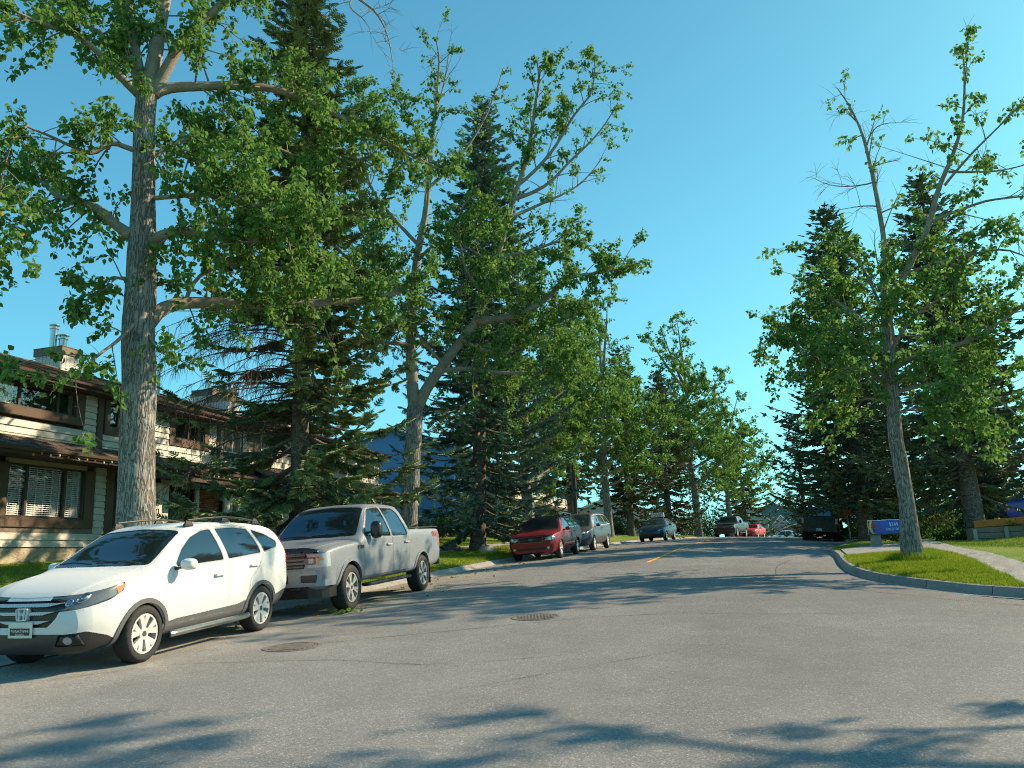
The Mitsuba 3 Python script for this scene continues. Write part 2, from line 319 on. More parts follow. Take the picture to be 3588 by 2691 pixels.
sw = np.arange(-8, 100, 6.0)
strip('left_sidewalk', off(sw, np.full(len(sw), LW + 3.0)), off(sw, np.full(len(sw), LW + 4.4)), glawn_l, 1.5, label='concrete path along the left lawn')
# driveway of the right hand house
strip('driveway', [(21.0, 33.4), (30, 31), (40, 29)], [(22.6, 38.6), (31, 36.4), (41, 34.4)], glawn_r, 3.0, dz=.04, label='concrete driveway behind the wooden planter')
# yellow line, cracks
def ribbon(P2, w, f, dz):
    P2 = np.asarray(P2, float); t = np.gradient(P2, axis=0); t /= np.linalg.norm(t, axis=1, keepdims=True) + 1e-9; n = np.stack([-t[:, 1], t[:, 0]], 1)
    w = np.broadcast_to(w, (len(P2),))[:, None]
    return grid_mesh(np.stack([lift(f, P2 - n * w / 2, dz), lift(f, P2, dz + .001), lift(f, P2 + n * w / 2, dz)], 1)[:, ::-1])
s = np.linspace(15.7, 84, 140); put('centre_line', ribbon(off(s, 0 * s - .05), .12, groad, .006), 'matte', 'road', (.62, .30, .045), label='worn yellow centre line')
rg = np.random.default_rng(5)
def crack(P, w):
    P = smooth_path(P, 120); P = P + (meshkit.fbm(np.concatenate([P * 3, 0 * P[:, :1]], 1), 3, 3)[:, None] - .5) * .12
    w = w * .8; ww = w * (.3 + 1.2 * meshkit.noise(np.concatenate([P * 4, 0 * P[:, :1]], 1), 9))
    put('crack', ribbon(P, ww, groad, .005), 'matte', 'road', (.055, .053, .05))
crack([(-2.7, 11.15), (-.9, 11.8), (.6, 12.3), (2.2, 12.5), (3.4, 12.1), (5.2, 11.8)], .018)
crack([(-.5, 7.9), (.8, 8.8), (2.2, 9.7)], .012); crack([(6.2, 15.0), (6.9, 13.6), (7.6, 12.2), (7.8, 10.5)], .02); crack([(1.8, 22), (2.9, 26), (4.4, 31)], .02)
crack([(-5.2, 9.2), (-3.9, 9.9), (-2.4, 9.8), (-1.0, 9.2), (.5, 9.5)], .014); crack([(-3.0, 20.4), (-.6, 20.9), (2.0, 20.2), (5.2, 20.8)], .022); crack([(4.6, 16.4), (5.6, 18.2), (6.4, 20.6), (8.2, 24.6)], .018)
def manhole(x, y, r, label):
    k = thing('manhole_cover', label, 'manhole cover'); z = float(groad(np.array(x), np.array(y)))
    e = .02; gx = float(groad(np.array(x + e), np.array(y)) - z) / e; gy = float(groad(np.array(x), np.array(y + e)) - z) / e
    M = np.eye(4); M[:3, 0] = np.array([1, 0, gx]) / math.hypot(1, gx); nn = np.cross([1, 0, gx], [0, 1, gy]); nn /= np.linalg.norm(nn)
    M[:3, 2] = nn; M[:3, 1] = np.cross(nn, M[:3, 0]); M[:3, 3] = (x, y, z)
    a = np.arange(48) * 2 * np.pi / 48
    def ring(r0, r1, z0, z1):
        v = np.vstack([np.stack([r * np.cos(a), r * np.sin(a), 0 * a + z], 1) for r, z in ((r0, z0), (r0, z1), (r1, z1), (r1, z0))]); j = np.arange(48); F = []
        for q in range(3): F += [np.stack([q * 48 + j, q * 48 + (j + 1) % 48, (q + 1) * 48 + (j + 1) % 48], 1), np.stack([q * 48 + j, (q + 1) * 48 + (j + 1) % 48, (q + 1) * 48 + j], 1)]
        return v, np.vstack(F)
    put('frame_ring', xf(ring(r, r + .05, -.02, .008), M), 'metal_rust', k)
    d = trimesh.creation.cylinder(r - .008, .02, sections=48); lid = [(np.asarray(d.vertices) - [0, 0, .008], np.asarray(d.faces))]
    for i in range(-6, 7):
        for jj in range(-6, 7):
            px, py = i * r / 6.6, jj * r / 6.6
            if math.hypot(px, py) < r * .9: lid.append(box(px, py, .004, .055, .028, .012) if (i + jj) % 2 else box(px, py, .004, .028, .055, .012))
    put('lid', xf(cat(lid), M), 'metal_rust', k)
scene['metal_rust'] = two({'type': 'principled', 'base_color': proc(lambda p, n, uv: mix((.085, .08, .078), (.17, .155, .14), fbm(p.x * 12, p.y * 12, 0, 3))), 'roughness': .75, 'metallic': .1})
manhole(-3.02, 10.92, .33, 'round iron manhole cover in the road just beyond the white car')
manhole(.21, 12.75, .33, 'round iron manhole cover in the middle of the road, the farther of two')
# ------------------------------------------------------------------ houses
P0 = np.array([-6.73, 10.75]); Oh = P0 + 10 * NL
HM = frame([Oh[0], Oh[1], 0], [U[0], U[1], 0], [NL[0], NL[1], 0])      # x along the facade, y into the house, z up
def HP(m): return xf(m, HM)
CREAM, BROWN, SOFFIT, GUTTER = (.55, .53, .485), (.125, .092, .072), (.055, .042, .036), (.085, .055, .045)
def course_roof(x0, x1, y0, z0, y1, z1, th=.03, n=None):
    """shingle courses from the eave (y0, z0) up to (y1, z1), each lapping the one below; returns mesh and uv"""
    L = math.hypot(y1 - y0, z1 - z0); n = n or int(L / .14); dy, dz = (y1 - y0) / L, (z1 - z0) / L; V, F, UV = [], [], []
    for k in range(n):
        a, b = k * L / n, (k + 1) * L / n
        for (t, h, uvv) in ((a, -.004, a), (a, .014, a + 1e-4), (b, .004, b - 1e-4)):
            for x in (x0, x1): V.append((x, y0 + dy * t - dz * h * np.sign(dy), z0 + dz * t + abs(dy) * h)); UV.append((x, uvv))
        o = 6 * k; F += [(o, o + 1, o + 3), (o, o + 3, o + 2), (o + 2, o + 3, o + 5), (o + 2, o + 5, o + 4)]
    return (np.array(V), np.array(F)), np.array(UV)
def siding(key, z0, z1, x0, x1, holes, y=0.0, step=.2, col=CREAM, M=HM, name='siding_board', seed=0):
    rg = np.random.default_rng(seed); z = z0
    while z < z1 - .02:
        t = min(z + step, z1); cuts = [(x0, x1)]
        for (a, b, c, d) in holes:
            if d <= z + .03 or c >= t - .03: continue
            cuts = [p for (l, r) in cuts for p in ((l, min(r, a)), (max(l, b), r)) if p[1] - p[0] > .03]
        for (l, r) in cuts:
            v = np.array([[l, y - .046, z + .012], [r, y - .046, z + .012], [r, y - .006, t], [l, y - .006, t], [l, y, z + .012], [r, y, z + .012], [r, y, t], [l, y, t]])
            f = np.array([[0, 1, 2], [0, 2, 3], [4, 1, 0], [4, 5, 1], [0, 3, 7], [0, 7, 4], [1, 6, 2], [1, 5, 6], [3, 2, 6], [3, 6, 7]])
            put(name, xf((v, f), M), 'siding', key, np.array(col) * (.94 + .1 * rg.random()))
        z = t
vcm('siding', two({'type': 'principled', 'base_color': VC, 'roughness': .62, 'specular': .35}))
def window(house, x0, x1, z0, z1, bars=(), M=HM, trim=None, blinds=False, y=0.0, curtain=None, room=True, fcol=(.05, .036, .03), label=None):
    """window > frame, pane, trim boards, blind slats"""
    w = put('window', xf(bx(x0, x1, y + .30, y + .32, z0, z1), M), 'matte', house, (.012, .012, .014), label=label)
    fr = [bx(x0, x0 + .05, y - .012, y + .09, z0, z1), bx(x1 - .05, x1, y - .012, y + .09, z0, z1), bx(x0 + .05, x1 - .05, y - .012, y + .09, z0, z0 + .05), bx(x0 + .05, x1 - .05, y - .012, y + .09, z1 - .05, z1)]
    for b in bars: fr.append(bx(b - .035, b + .035, y - .008, y + .088, z0 + .05, z1 - .05))
    put('frame', xf(cat(fr), M), 'satin', w, fcol)
    put('jamb', xf(cat([bx(x0 - .01, x0, y + .09, y + .3, z0, z1), bx(x1, x1 + .01, y + .09, y + .3, z0, z1), bx(x0, x1, y + .09, y + .3, z0 - .01, z0), bx(x0, x1, y + .09, y + .3, z1, z1 + .01)]), M), 'matte', w, (.3, .3, .28))
    e = sorted([x0 + .05, *[q for b in bars for q in (b - .035, b + .035)], x1 - .05])
    for a, b in zip(e[::2], e[1::2]):
        v = np.array([[a, y + .03, z0 + .05], [b, y + .03, z0 + .05], [b, y + .03, z1 - .05], [a, y + .03, z1 - .05]]); put('pane', xf((v, np.array([[0, 1, 2], [0, 2, 3]])), M), 'pane', w)
        if blinds:
            z = z0 + .07
            while z < z1 - .06:
                v = np.array([[a + .01, y + .10, z - .002], [b - .01, y + .10, z - .002], [b - .01, y + .135, z + .034], [a + .01, y + .135, z + .034]]); put('slat', xf((v, np.array([[0, 1, 2], [0, 2, 3]])), M), 'matte', w, (.80, .82, .80)); z += .058
            n = max(2, int(round((b - a) / .24))); put('blind_tape', xf(cat([bx(q - .008, q + .008, y + .094, y + .098, z0 + .06, z1 - .06) for q in np.linspace(a + .1, b - .1, n)]), M), 'matte', w, (.8, .82, .8))
    if curtain:
        a, b, c = curtain; q = np.linspace(a, b, 30); yy = y + .16 + .02 * np.sin(q * 60)
        put('curtain', xf(grid_mesh(np.stack([np.stack([q, yy, 0 * q + z0], 1), np.stack([q, yy, 0 * q + z1], 1)], 0)), M), 'matte', w, c)
    if trim:
        l, r, b, t = trim
        for (nm, q) in (('trim_board', (x0 - l, x0, z0 - b, z1 + t)), ('trim_board', (x1, x1 + r, z0 - b, z1 + t)), ('sill_board', (x0, x1, z0 - b, z0)), ('head_board', (x0, x1, z1, z1 + t))):
            if q[1] - q[0] > .02 and q[3] - q[2] > .02: put(nm, xf(mm(rbox(q[0], q[1], y - .05, y + .06, q[2], q[3], .006)), M), 'wood_trim', w, BROWN)
    return w
vcm('wood_trim', two({'type': 'principled', 'base_color': VC, 'roughness': .8, 'specular': .2}))
h = thing('townhouse', 'cream and brown two storey townhouse behind the white car with number 6503', 'house')
put('wall', HP(cat([bx(2, 19.2, .33, 9, .2, 5.5), bx(2, 8.08, .002, .33, .85, 3.5), bx(2, 19.2, .002, .33, 3.46, 4.4), bx(2, 12.3, .002, .33, .3, 1.42), bx(11.5, 12.3, .002, .33, .3, 3.5), bx(10.95, 11.7, .002, .33, 4.4, 5.5), bx(12.95, 14.72, .002, .33, 4.4, 5.5), bx(16.8, 19.2, .002, .33, 4.4, 5.5), bx(2, 5.4, .002, .33, 4.4, 5.5)])), 'matte', h, (.2, .17, .14))
put('foundation', HP(bx(2, 12.25, -.035, .03, -.6, .85)), 'stucco', h)
siding(h, .87, 3.46, 2.0, 11.98, [(8.05, 11.56, 1.42, 3.5)], y=.0)
siding(h, 3.98, 5.5, 2.0, 17.28, [(5.3, 10.96, 4.5, 6), (11.42, 11.72, 0, 9), (11.75, 12.95, 4.35, 6), (14.69, 16.85, 4.4, 6)], seed=1)
siding(h, 3.98, 5.5, 17.52, 19.2, [(17.7, 18.9, 4.4, 6)], seed=2)
put('flashing', HP(bx(2, 19.2, -.034, .0, 3.925, 3.975)), 'satin', h, (.5, .48, .44))
window(h, 8.5, 11.17, 1.69, 3.17, (9.14, 10.46), trim=(.38, .36, .27, .0), blinds=True, label='front window with white slatted blinds')
put('header_panel', HP(bx(8.48, 11.2, -.02, .1, 3.17, 3.46)), 'siding', h, (.42, .37, .28))
window(h, 5.6, 10.62, 4.74, 5.45, (7.1, 8.66, 9.97), trim=(.3, .33, .24, .05), curtain=(7.1, 8.6, (.62, .58, .5)), label='wide upper window with a curtain on its left')
window(h, 11.95, 12.75, 4.62, 5.42, (12.35,), trim=(.2, .2, .25, .08))
window(h, 14.97, 16.58, 4.67, 5.42, (15.72,), trim=(.26, .26, .27, .08))
window(h, 17.75, 18.85, 4.5, 5.42, (18.3,), trim=(.06, .06, .06, .06), fcol=(.6, .6, .58))
for a, b, z0, z1 in ((11.46, 11.68, 3.93, 5.52), (17.3, 17.5, 3.93, 5.52), (11.99, 12.3, .86, 3.46)): put('corner_board', HP(mm(rbox(a, b, -.06, .03, z0, z1, .008))), 'wood_trim', h, BROWN)
# upper and lower roof, gutters, soffits
m, uv = course_roof(1.5, 19.4, -.66, 5.66, 4.6, 7.52); r = put('roof', HP(m), 'shingle', h, uv=uv)
m, uv = course_roof(1.5, 19.4, 9.9, 5.66, 4.6, 7.52); put('back_slope', HP((m[0], m[1][:, ::-1])), 'shingle', r, uv=uv)
put('ridge_cap', HP(tube([(1.5, 4.6, 7.53), (19.4, 4.6, 7.53)], .06, 6)), 'matte', r, (.09, .075, .065))
m, uv = course_roof(1.5, 18.3, -1.36, 3.40, .0, 3.93); r2 = put('porch_roof', HP(m), 'shingle', h, uv=uv)
put('soffit', HP(cat([bx(1.5, 19.4, -.62, .05, 5.50, 5.54), bx(1.5, 18.2, -1.3, .0, 3.30, 3.34)])), 'matte', h, SOFFIT)
put('gable_end', HP((np.array([[19.2, .0, 5.5], [19.2, 9.2, 5.5], [19.2, 4.6, 7.4]]), np.array([[0, 1, 2]]))), 'siding', h, CREAM)
def gutter(k, x0, x1, y, z, M=HM):
    q = [(y - .12, z + .10), (y - .11, z + .035), (y - .06, z), (y, z), (y, z + .11), (y - .012, z + .11), (y - .012, z + .012), (y - .055, z + .012), (y - .10, z + .04), (y - .108, z + .1)]
    put('gutter', xf(grid_mesh(np.stack([[(x, a, b) for a, b in q] for x in (x0, x1)])), M), 'satin', k, GUTTER, smooth=35)
    put('fascia', xf(bx(x0, x1, y, y + .03, z - .09, z + .13), M), 'wood_trim', k, (.075, .052, .045))
gutter(h, 1.5, 19.4, -.63, 5.565); gutter(h, 1.5, 18.25, -1.33, 3.30)
# chimneys with flues
def chimney(k, x0, x1, y0, y1, z0, z1, M=HM, flues=((.35, .6, 1.0, .12), (.62, .4, .62, .14))):
    c = put('chimney', xf(bx(x0, x1, y0, y1, z0, z1), M), 'siding', k, (.3, .29, .27))
    rg = np.random.default_rng(7); n = 4
    for s in range(n):
        a = x0 + (x1 - x0) * s / n; put('panel_board', xf(bx(a + .008, a + (x1 - x0) / n - .008, y0 - .02, y0, z0, z1), M), 'siding', c, np.array((.52, .5, .46)) * (.93 + .1 * rg.random()))
    n = 7
    for s in range(n):
        a = y0 + (y1 - y0) * s / n
        for xx in (x0 - .02, x1): put('panel_board', xf(bx(xx, xx + .02, a + .008, a + (y1 - y0) / n - .008, z0, z1), M), 'siding', c, np.array((.52, .5, .46)) * (.93 + .1 * rg.random()))
    put('cap', xf(cat([bx(x0 - .06, x1 + .06, y0 - .06, y1 + .06, z1 - .02, z1 + .26), bx(x0 - .08, x1 + .08, y0 - .08, y1 + .08, z1 + .262, z1 + .285)]), M), 'wood_trim', c, (.19, .155, .125))
    for (fx, fy, hh, r) in flues:
        px, py = x0 + (x1 - x0) * fx, y0 + (y1 - y0) * fy; b = z1 + .28
        f = [tube([(px, py, b), (px, py, b + hh - .16)], r, 14), tube([(px, py, b + hh - .2), (px, py, b + hh - .18)], r * 1.35, 14), tube([(px, py, b + hh - .16), (px, py, b + hh - .05)], r * .8, 14), tube([(px, py, b + hh - .06), (px, py, b + hh - .03), (px, py, b + hh)], [r * 1.5, r * 1.5, r * .6], 14)]
        put('flue', xf(cat(f), M), 'metal', c, (.55, .53, .5), smooth=35)
chimney(h, 14.19, 14.94, 4.5, 5.73, 6.6, 8.12)
chimney(h, 24.0, 24.86, 4.5, 5.65, 6.6, 8.08, flues=((.5, .5, .75, .13),))
put('vent_pipe', HP(cat([tube([(18.2, 3.6, 6.8), (18.2, 3.6, 8.25)], .075, 12), tube([(18.2, 3.6, 8.2), (18.2, 3.6, 8.28)], .14, 12), tube([(18.2, 3.6, 8.32), (18.2, 3.6, 8.42)], .14, 12)])), 'metal', h, (.4, .36, .33), smooth=35)
# porch: dark recess, light panels, dark door, brick
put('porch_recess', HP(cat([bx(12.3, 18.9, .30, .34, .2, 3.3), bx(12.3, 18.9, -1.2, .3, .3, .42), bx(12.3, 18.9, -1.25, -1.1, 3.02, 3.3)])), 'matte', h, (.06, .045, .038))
rg = np.random.default_rng(11)
bm = rbox(0, .19, -.045, 0, 0, .058, .006); bv = mm(bm)
def brick(x, z, y, M=HM): put('brick', xf((bv[0] + [x, y, z], bv[1]), M), 'matte', h, np.array((.30, .105, .055)) * (.6 + .7 * rg.random()))
for row in range(34):
    z = .55 + row * .072
    brick(12.31, z, .18); 
    for k in range(7): brick(16.47 + k * .2 + (.1 if row % 2 else 0) - .02, z, .29)
for a, b, y in ((13.3, 13.55, -.3), (13.56, 13.87, -.3), (13.88, 14.19, -.3), (14.42, 14.62, .0), (14.63, 14.86, .0), (16.3, 16.46, .0), (17.93, 18.22, .0), (18.23, 18.44, .0), (18.45, 18.63, -.25), (18.64, 18.83, -.25)):
    put('panel_board', HP(bx(a, b, y, y + .08, .42, 3.0 if b < 14.3 else 3.02)), 'siding', h, np.array((.50, .49, .46)) * (.95 + .08 * rg.random()))
for k in range(8): put('panel_board', HP(bx(14.42 + k * .255 + .004, 14.42 + (k + 1) * .255 - .004, -.03, .0, 3.0, 3.17)), 'siding', h, (.36, .35, .33))
dk = put('door', HP(mm(rbox(14.9, 15.95, .18, .23, .45, 2.95, .01))), 'satin', h, (.022, .024, .026), label='dark front door behind the porch')
put('side_light', HP(bx(16.0, 16.26, .18, .2, .45, 2.95)), 'glass_dark', h, (.12, .14, .15)); put('handle', HP(tube([(15.82, .13, 1.35), (15.82, .13, 1.62)], .015, 6)), 'metal', dk, (.5, .5, .48))
for k, c in enumerate('6503'):
    tm = meshkit.text_mesh(c, .19, .012); v = np.asarray(tm.vertices); R = np.array([[1, 0, 0], [0, 0, -1.0], [0, 1, 0]])
    put('house_number', xf((v @ R.T + [13.90, -.303, 2.49 - k * .27], np.asarray(tm.faces)), HM), 'satin', h, (.02, .02, .02))
# christmas bulbs along the lower gutter
cols = [(.75, .75, .7), (.5, .08, .05), (.6, .3, .06), (.1, .4, .1), (.75, .75, .7)]
ls = thing('string_lights', 'string of small unlit coloured bulbs under the lower gutter of the townhouse', 'string lights')
x = 8.0
while x < 18:
    sp = trimesh.creation.icosphere(0, .026); put('bulb', HP((np.asarray(sp.vertices) * [1, 1, 1.5] + [x, -1.40, 3.25 + .02 * rg.standard_normal()], np.asarray(sp.faces))), 'lens', ls, cols[rg.integers(5)]); x += .24 + .12 * rg.random()
put('wire', HP(tube([(8, -1.40, 3.29), (12, -1.4, 3.285), (18, -1.4, 3.29)], .006, 4)), 'matte', ls, (.03, .06, .03))
# the next townhouses of the row, mostly behind trees
def simple_row(label, x0, x1, y, dz, seed, cream=CREAM, units=2, roofc=None, group=None):
    k = thing('townhouse', label, 'house', group); M = HM @ np.array([[1, 0, 0, 0], [0, 1, 0, y], [0, 0, 1, dz], [0, 0, 0, 1.0]])
    put('wall', xf(bx(x0, x1, .02, 9, -.6, 5.5), M), 'siding', k, (.2, .18, .15))
    wins, low = [], []
    n = units; L = (x1 - x0) / n
    for i in range(n):
        a = x0 + i * L; wins += [(a + .6, a + .6 + 1.9, 4.5, 5.4), (a + L - 2.4, a + L - .9, 4.5, 5.4)]; low += [(a + .8, a + 3.0, 1.6, 3.1)]
    siding(k, 3.98, 5.5, x0, x1, [(a - .2, b + .2, c - .2, d + .3) for a, b, c, d in wins], M=M, seed=seed, col=cream, step=.3)
    siding(k, .6, 3.46, x0, x1, [(a - .25, b + .25, c - .2, d + .6) for a, b, c, d in low] + [(x0 + i * L + 4.2, x0 + i * L + 6.0, 0, 3.2) for i in range(n)], M=M, seed=seed, col=cream, step=.3)
    for q in wins + low: window(k, *q, bars=((q[0] + q[1]) / 2,), M=M, trim=(.2, .2, .2, .1), fcol=(.5, .5, .48), y=-.02)
    for i in range(n):
        a = x0 + i * L + 4.3; put('door', xf(bx(a, a + 1.0, -.02, .03, .5, 2.6), M), 'satin', k, (.05, .03, .025)); 
        for q in (a - .15, a + 1.3): put('porch_post', xf(bx(q, q + .14, -1.15, -1.0, .2, 3.3), M), 'wood_trim', k, BROWN)
    m, uv = course_roof(x0 - .3, x1 + .3, -.66, 5.66, 4.6, 7.52, n=20); r = put('roof', xf(m, M), 'shingle', k, uv=uv)
    m, uv = course_roof(x0 - .3, x1 + .3, 9.9, 5.66, 4.6, 7.52, n=10); put('back_slope', xf((m[0], m[1][:, ::-1]), M), 'shingle', r, uv=uv)
    m, uv = course_roof(x0 - .3, x1 + .3, -1.36, 3.40, .0, 3.93, n=8); put('porch_roof', xf(m, M), 'shingle', k, uv=uv)
    put('soffit', xf(cat([bx(x0 - .3, x1 + .3, -.62, .05, 5.50, 5.54), bx(x0 - .3, x1 + .3, -1.3, .0, 3.30, 3.34)]), M), 'matte', k, SOFFIT)
    for x in (x0, x1): put('gable_end', xf((np.array([[x, q, z] for q, z in ((.02, 5.5), (9.0, 5.5), (4.6, 7.45))]), np.array([[0, 2, 1]] if x == x0 else [[0, 1, 2]])), M), 'siding', k, cream)
    gutter(k, x0 - .3, x1 + .3, -.63, 5.565, M); gutter(k, x0 - .3, x1 + .3, -1.33, 3.30, M)
    for i in range(n): chimney(k, x0 + (i + .6) * L, x0 + (i + .6) * L + .8, 4.5, 5.6, 6.6, 8.1, M=M, flues=((.5, .5, .7, .13),))
    return k
simple_row('cream townhouse half hidden behind the spruce with bare lower branches', 20.4, 33.5, 1.2, .45, 3)
simple_row('brown roofed townhouse far down the row behind the lamp post and the minivan', 58, 84, 1.5, 1.35, 5, cream=(.40, .35, .29), units=3)
def gable_house(label, o, az, L, Wd, H, rise, wall, roofc, trim=(.75, .76, .74), wins=(), over=.45, cat_='house', door=None):
    """box with a gable roof; local x across the gable front, y back, ridge along y"""
    k = thing('house', label, cat_); u = np.array([math.cos(az), math.sin(az), 0]); M = frame(o, u, [-u[1], u[0], 0])
    put('wall', xf((np.array([[x, y, z] for y in (0, L) for x, z in ((0, -2), (Wd, -2), (Wd, H), (Wd / 2, H + rise), (0, H))]), np.array([[0, 1, 2], [0, 2, 4], [4, 2, 3], [5, 7, 6], [5, 9, 7], [9, 8, 7], [0, 4, 9], [0, 9, 5], [1, 6, 7], [1, 7, 2]])), M), 'siding', k, wall)
    z = .2
    while z < H + rise - .3:
        f = 0 if z < H else (z - H) / rise * Wd / 2; put('siding_board', xf(bx(f + .02, Wd - f - .02, -.03, 0, z, z + .27), M), 'siding', k, np.array(wall) * (.95 + .1 * ((z * 7) % 1))); z += .3
    ov = over; s = rise / (Wd / 2)
    for sg, nm in ((-1, 'roof'), (1, 'roof')):
        a = np.array([[Wd / 2, -ov, H + rise + .12], [Wd / 2, L + ov, H + rise + .12], [Wd / 2 + sg * (Wd / 2 + ov), L + ov, H - s * ov + .12], [Wd / 2 + sg * (Wd / 2 + ov), -ov, H - s * ov + .12]])
        v = np.vstack([a, a - [0, 0, .10]]); f = np.array([[0, 1, 2], [0, 2, 3], [4, 6, 5], [4, 7, 6], [0, 4, 5], [0, 5, 1], [1, 5, 6], [1, 6, 2], [2, 6, 7], [2, 7, 3], [3, 7, 4], [3, 4, 0]])
        r = put(nm, xf((v, f), M), 'matte', k, roofc)
        b = np.array([[Wd / 2, -ov - .03, H + rise + .14], [Wd / 2 + sg * (Wd / 2 + ov), -ov - .03, H - s * ov + .14]]); v = np.vstack([b, b - [0, 0, .22], b + [0, .03, 0], b + [0, .03, -.22]])
        put('barge_board', xf((v, np.array([[0, 1, 3], [0, 3, 2], [4, 7, 5], [4, 6, 7], [0, 4, 5], [0, 5, 1], [2, 3, 7], [2, 7, 6], [0, 2, 6], [0, 6, 4], [1, 5, 7], [1, 7, 3]])), M), 'satin', r, trim)
    for q in wins: window(k, *q, bars=((q[0] + q[1]) / 2,), M=M, y=-.05, trim=None, fcol=trim)
    if door: put('garage_door', xf(bx(door[0], door[1], -.06, -.03, 0, door[2]), M), 'satin', k, (.62, .63, .62))
    return k, M
# ------------------------------------------------------------------ trees
def tubes(P, R, sides=4):
    """many thin tubes at once: P (n, k, 3), R (n, k)"""
    n, k = P.shape[:2]; t = np.gradient(P, axis=1); t /= np.linalg.norm(t, axis=2, keepdims=True) + 1e-9
    ref = np.where(np.abs(t[:, :1, 2:]) < .9, [0, 0, 1.0], [1.0, 0, 0]); a = np.cross(t, ref); a /= np.linalg.norm(a, axis=2, keepdims=True) + 1e-9; b = np.cross(t, a)
    g = np.arange(sides) * 2 * np.pi / sides
    v = P[:, :, None] + R[:, :, None, None] * (np.cos(g)[None, None, :, None] * a[:, :, None] + np.sin(g)[None, None, :, None] * b[:, :, None])
    i, j = np.meshgrid(np.arange(k - 1), np.arange(sides), indexing='ij')
    q = np.stack([i * sides + j, i * sides + (j + 1) % sides, (i + 1) * sides + (j + 1) % sides, (i + 1) * sides + j], -1).reshape(-1, 4)
    f = np.vstack([q[:, [0, 1, 2]], q[:, [0, 2, 3]]])
    return v.reshape(-1, 3), (f[None] + (np.arange(n) * k * sides)[:, None, None]).reshape(-1, 3)

LEAF = np.array([[0, 0, 0], [.28, .36, .07], [.68, .25, .05], [1, 0, -.06], [.68, -.25, .05], [.28, -.36, .07]])
LEAFF = np.array([[0, 2, 1], [0, 3, 2], [0, 4, 3], [0, 5, 4]])
def leaves(pos, axis, rg, size, tint=(1, 1, 1), yellow=.0035):
    n = len(pos); ax = unit(axis); r = unit(rg.normal(size=(n, 3))); b = unit(np.cross(ax, r)); c = np.cross(ax, b)
    L = size * (.65 + .6 * rg.random(n))
    v = pos[:, None] + L[:, None, None] * (LEAF[None, :, :1] * ax[:, None] + LEAF[None, :, 1:2] * b[:, None] * (.9 + .25 * rg.random((n, 1, 1))) + LEAF[None, :, 2:] * c[:, None])
    f = (LEAFF[None] + (np.arange(n) * 6)[:, None, None]).reshape(-1, 3)
    k = rg.random(n)[:, None]; col = np.array([.080, .185, .040]) * (1 - k) + np.array([.200, .340, .085]) * k
    col = col * (.8 + .4 * rg.random((n, 1))) * np.array(tint)
    yl = rg.random(n) < yellow; col[yl] = (.42, .30, .03)
    return (v.reshape(-1, 3), f), np.repeat(col, 6, 0)
def along(P, R, t):
    d = np.r_[0, np.cumsum(np.linalg.norm(np.diff(P, axis=0), axis=1))]; q = t * d[-1]
    p = np.stack([np.interp(q, d, P[:, k]) for k in range(3)], -1); T_ = np.gradient(P, axis=0); T_ = np.stack([np.interp(q, d, T_[:, k]) for k in range(3)], -1)
    return p, unit(T_), np.interp(q, d, R), d[-1]
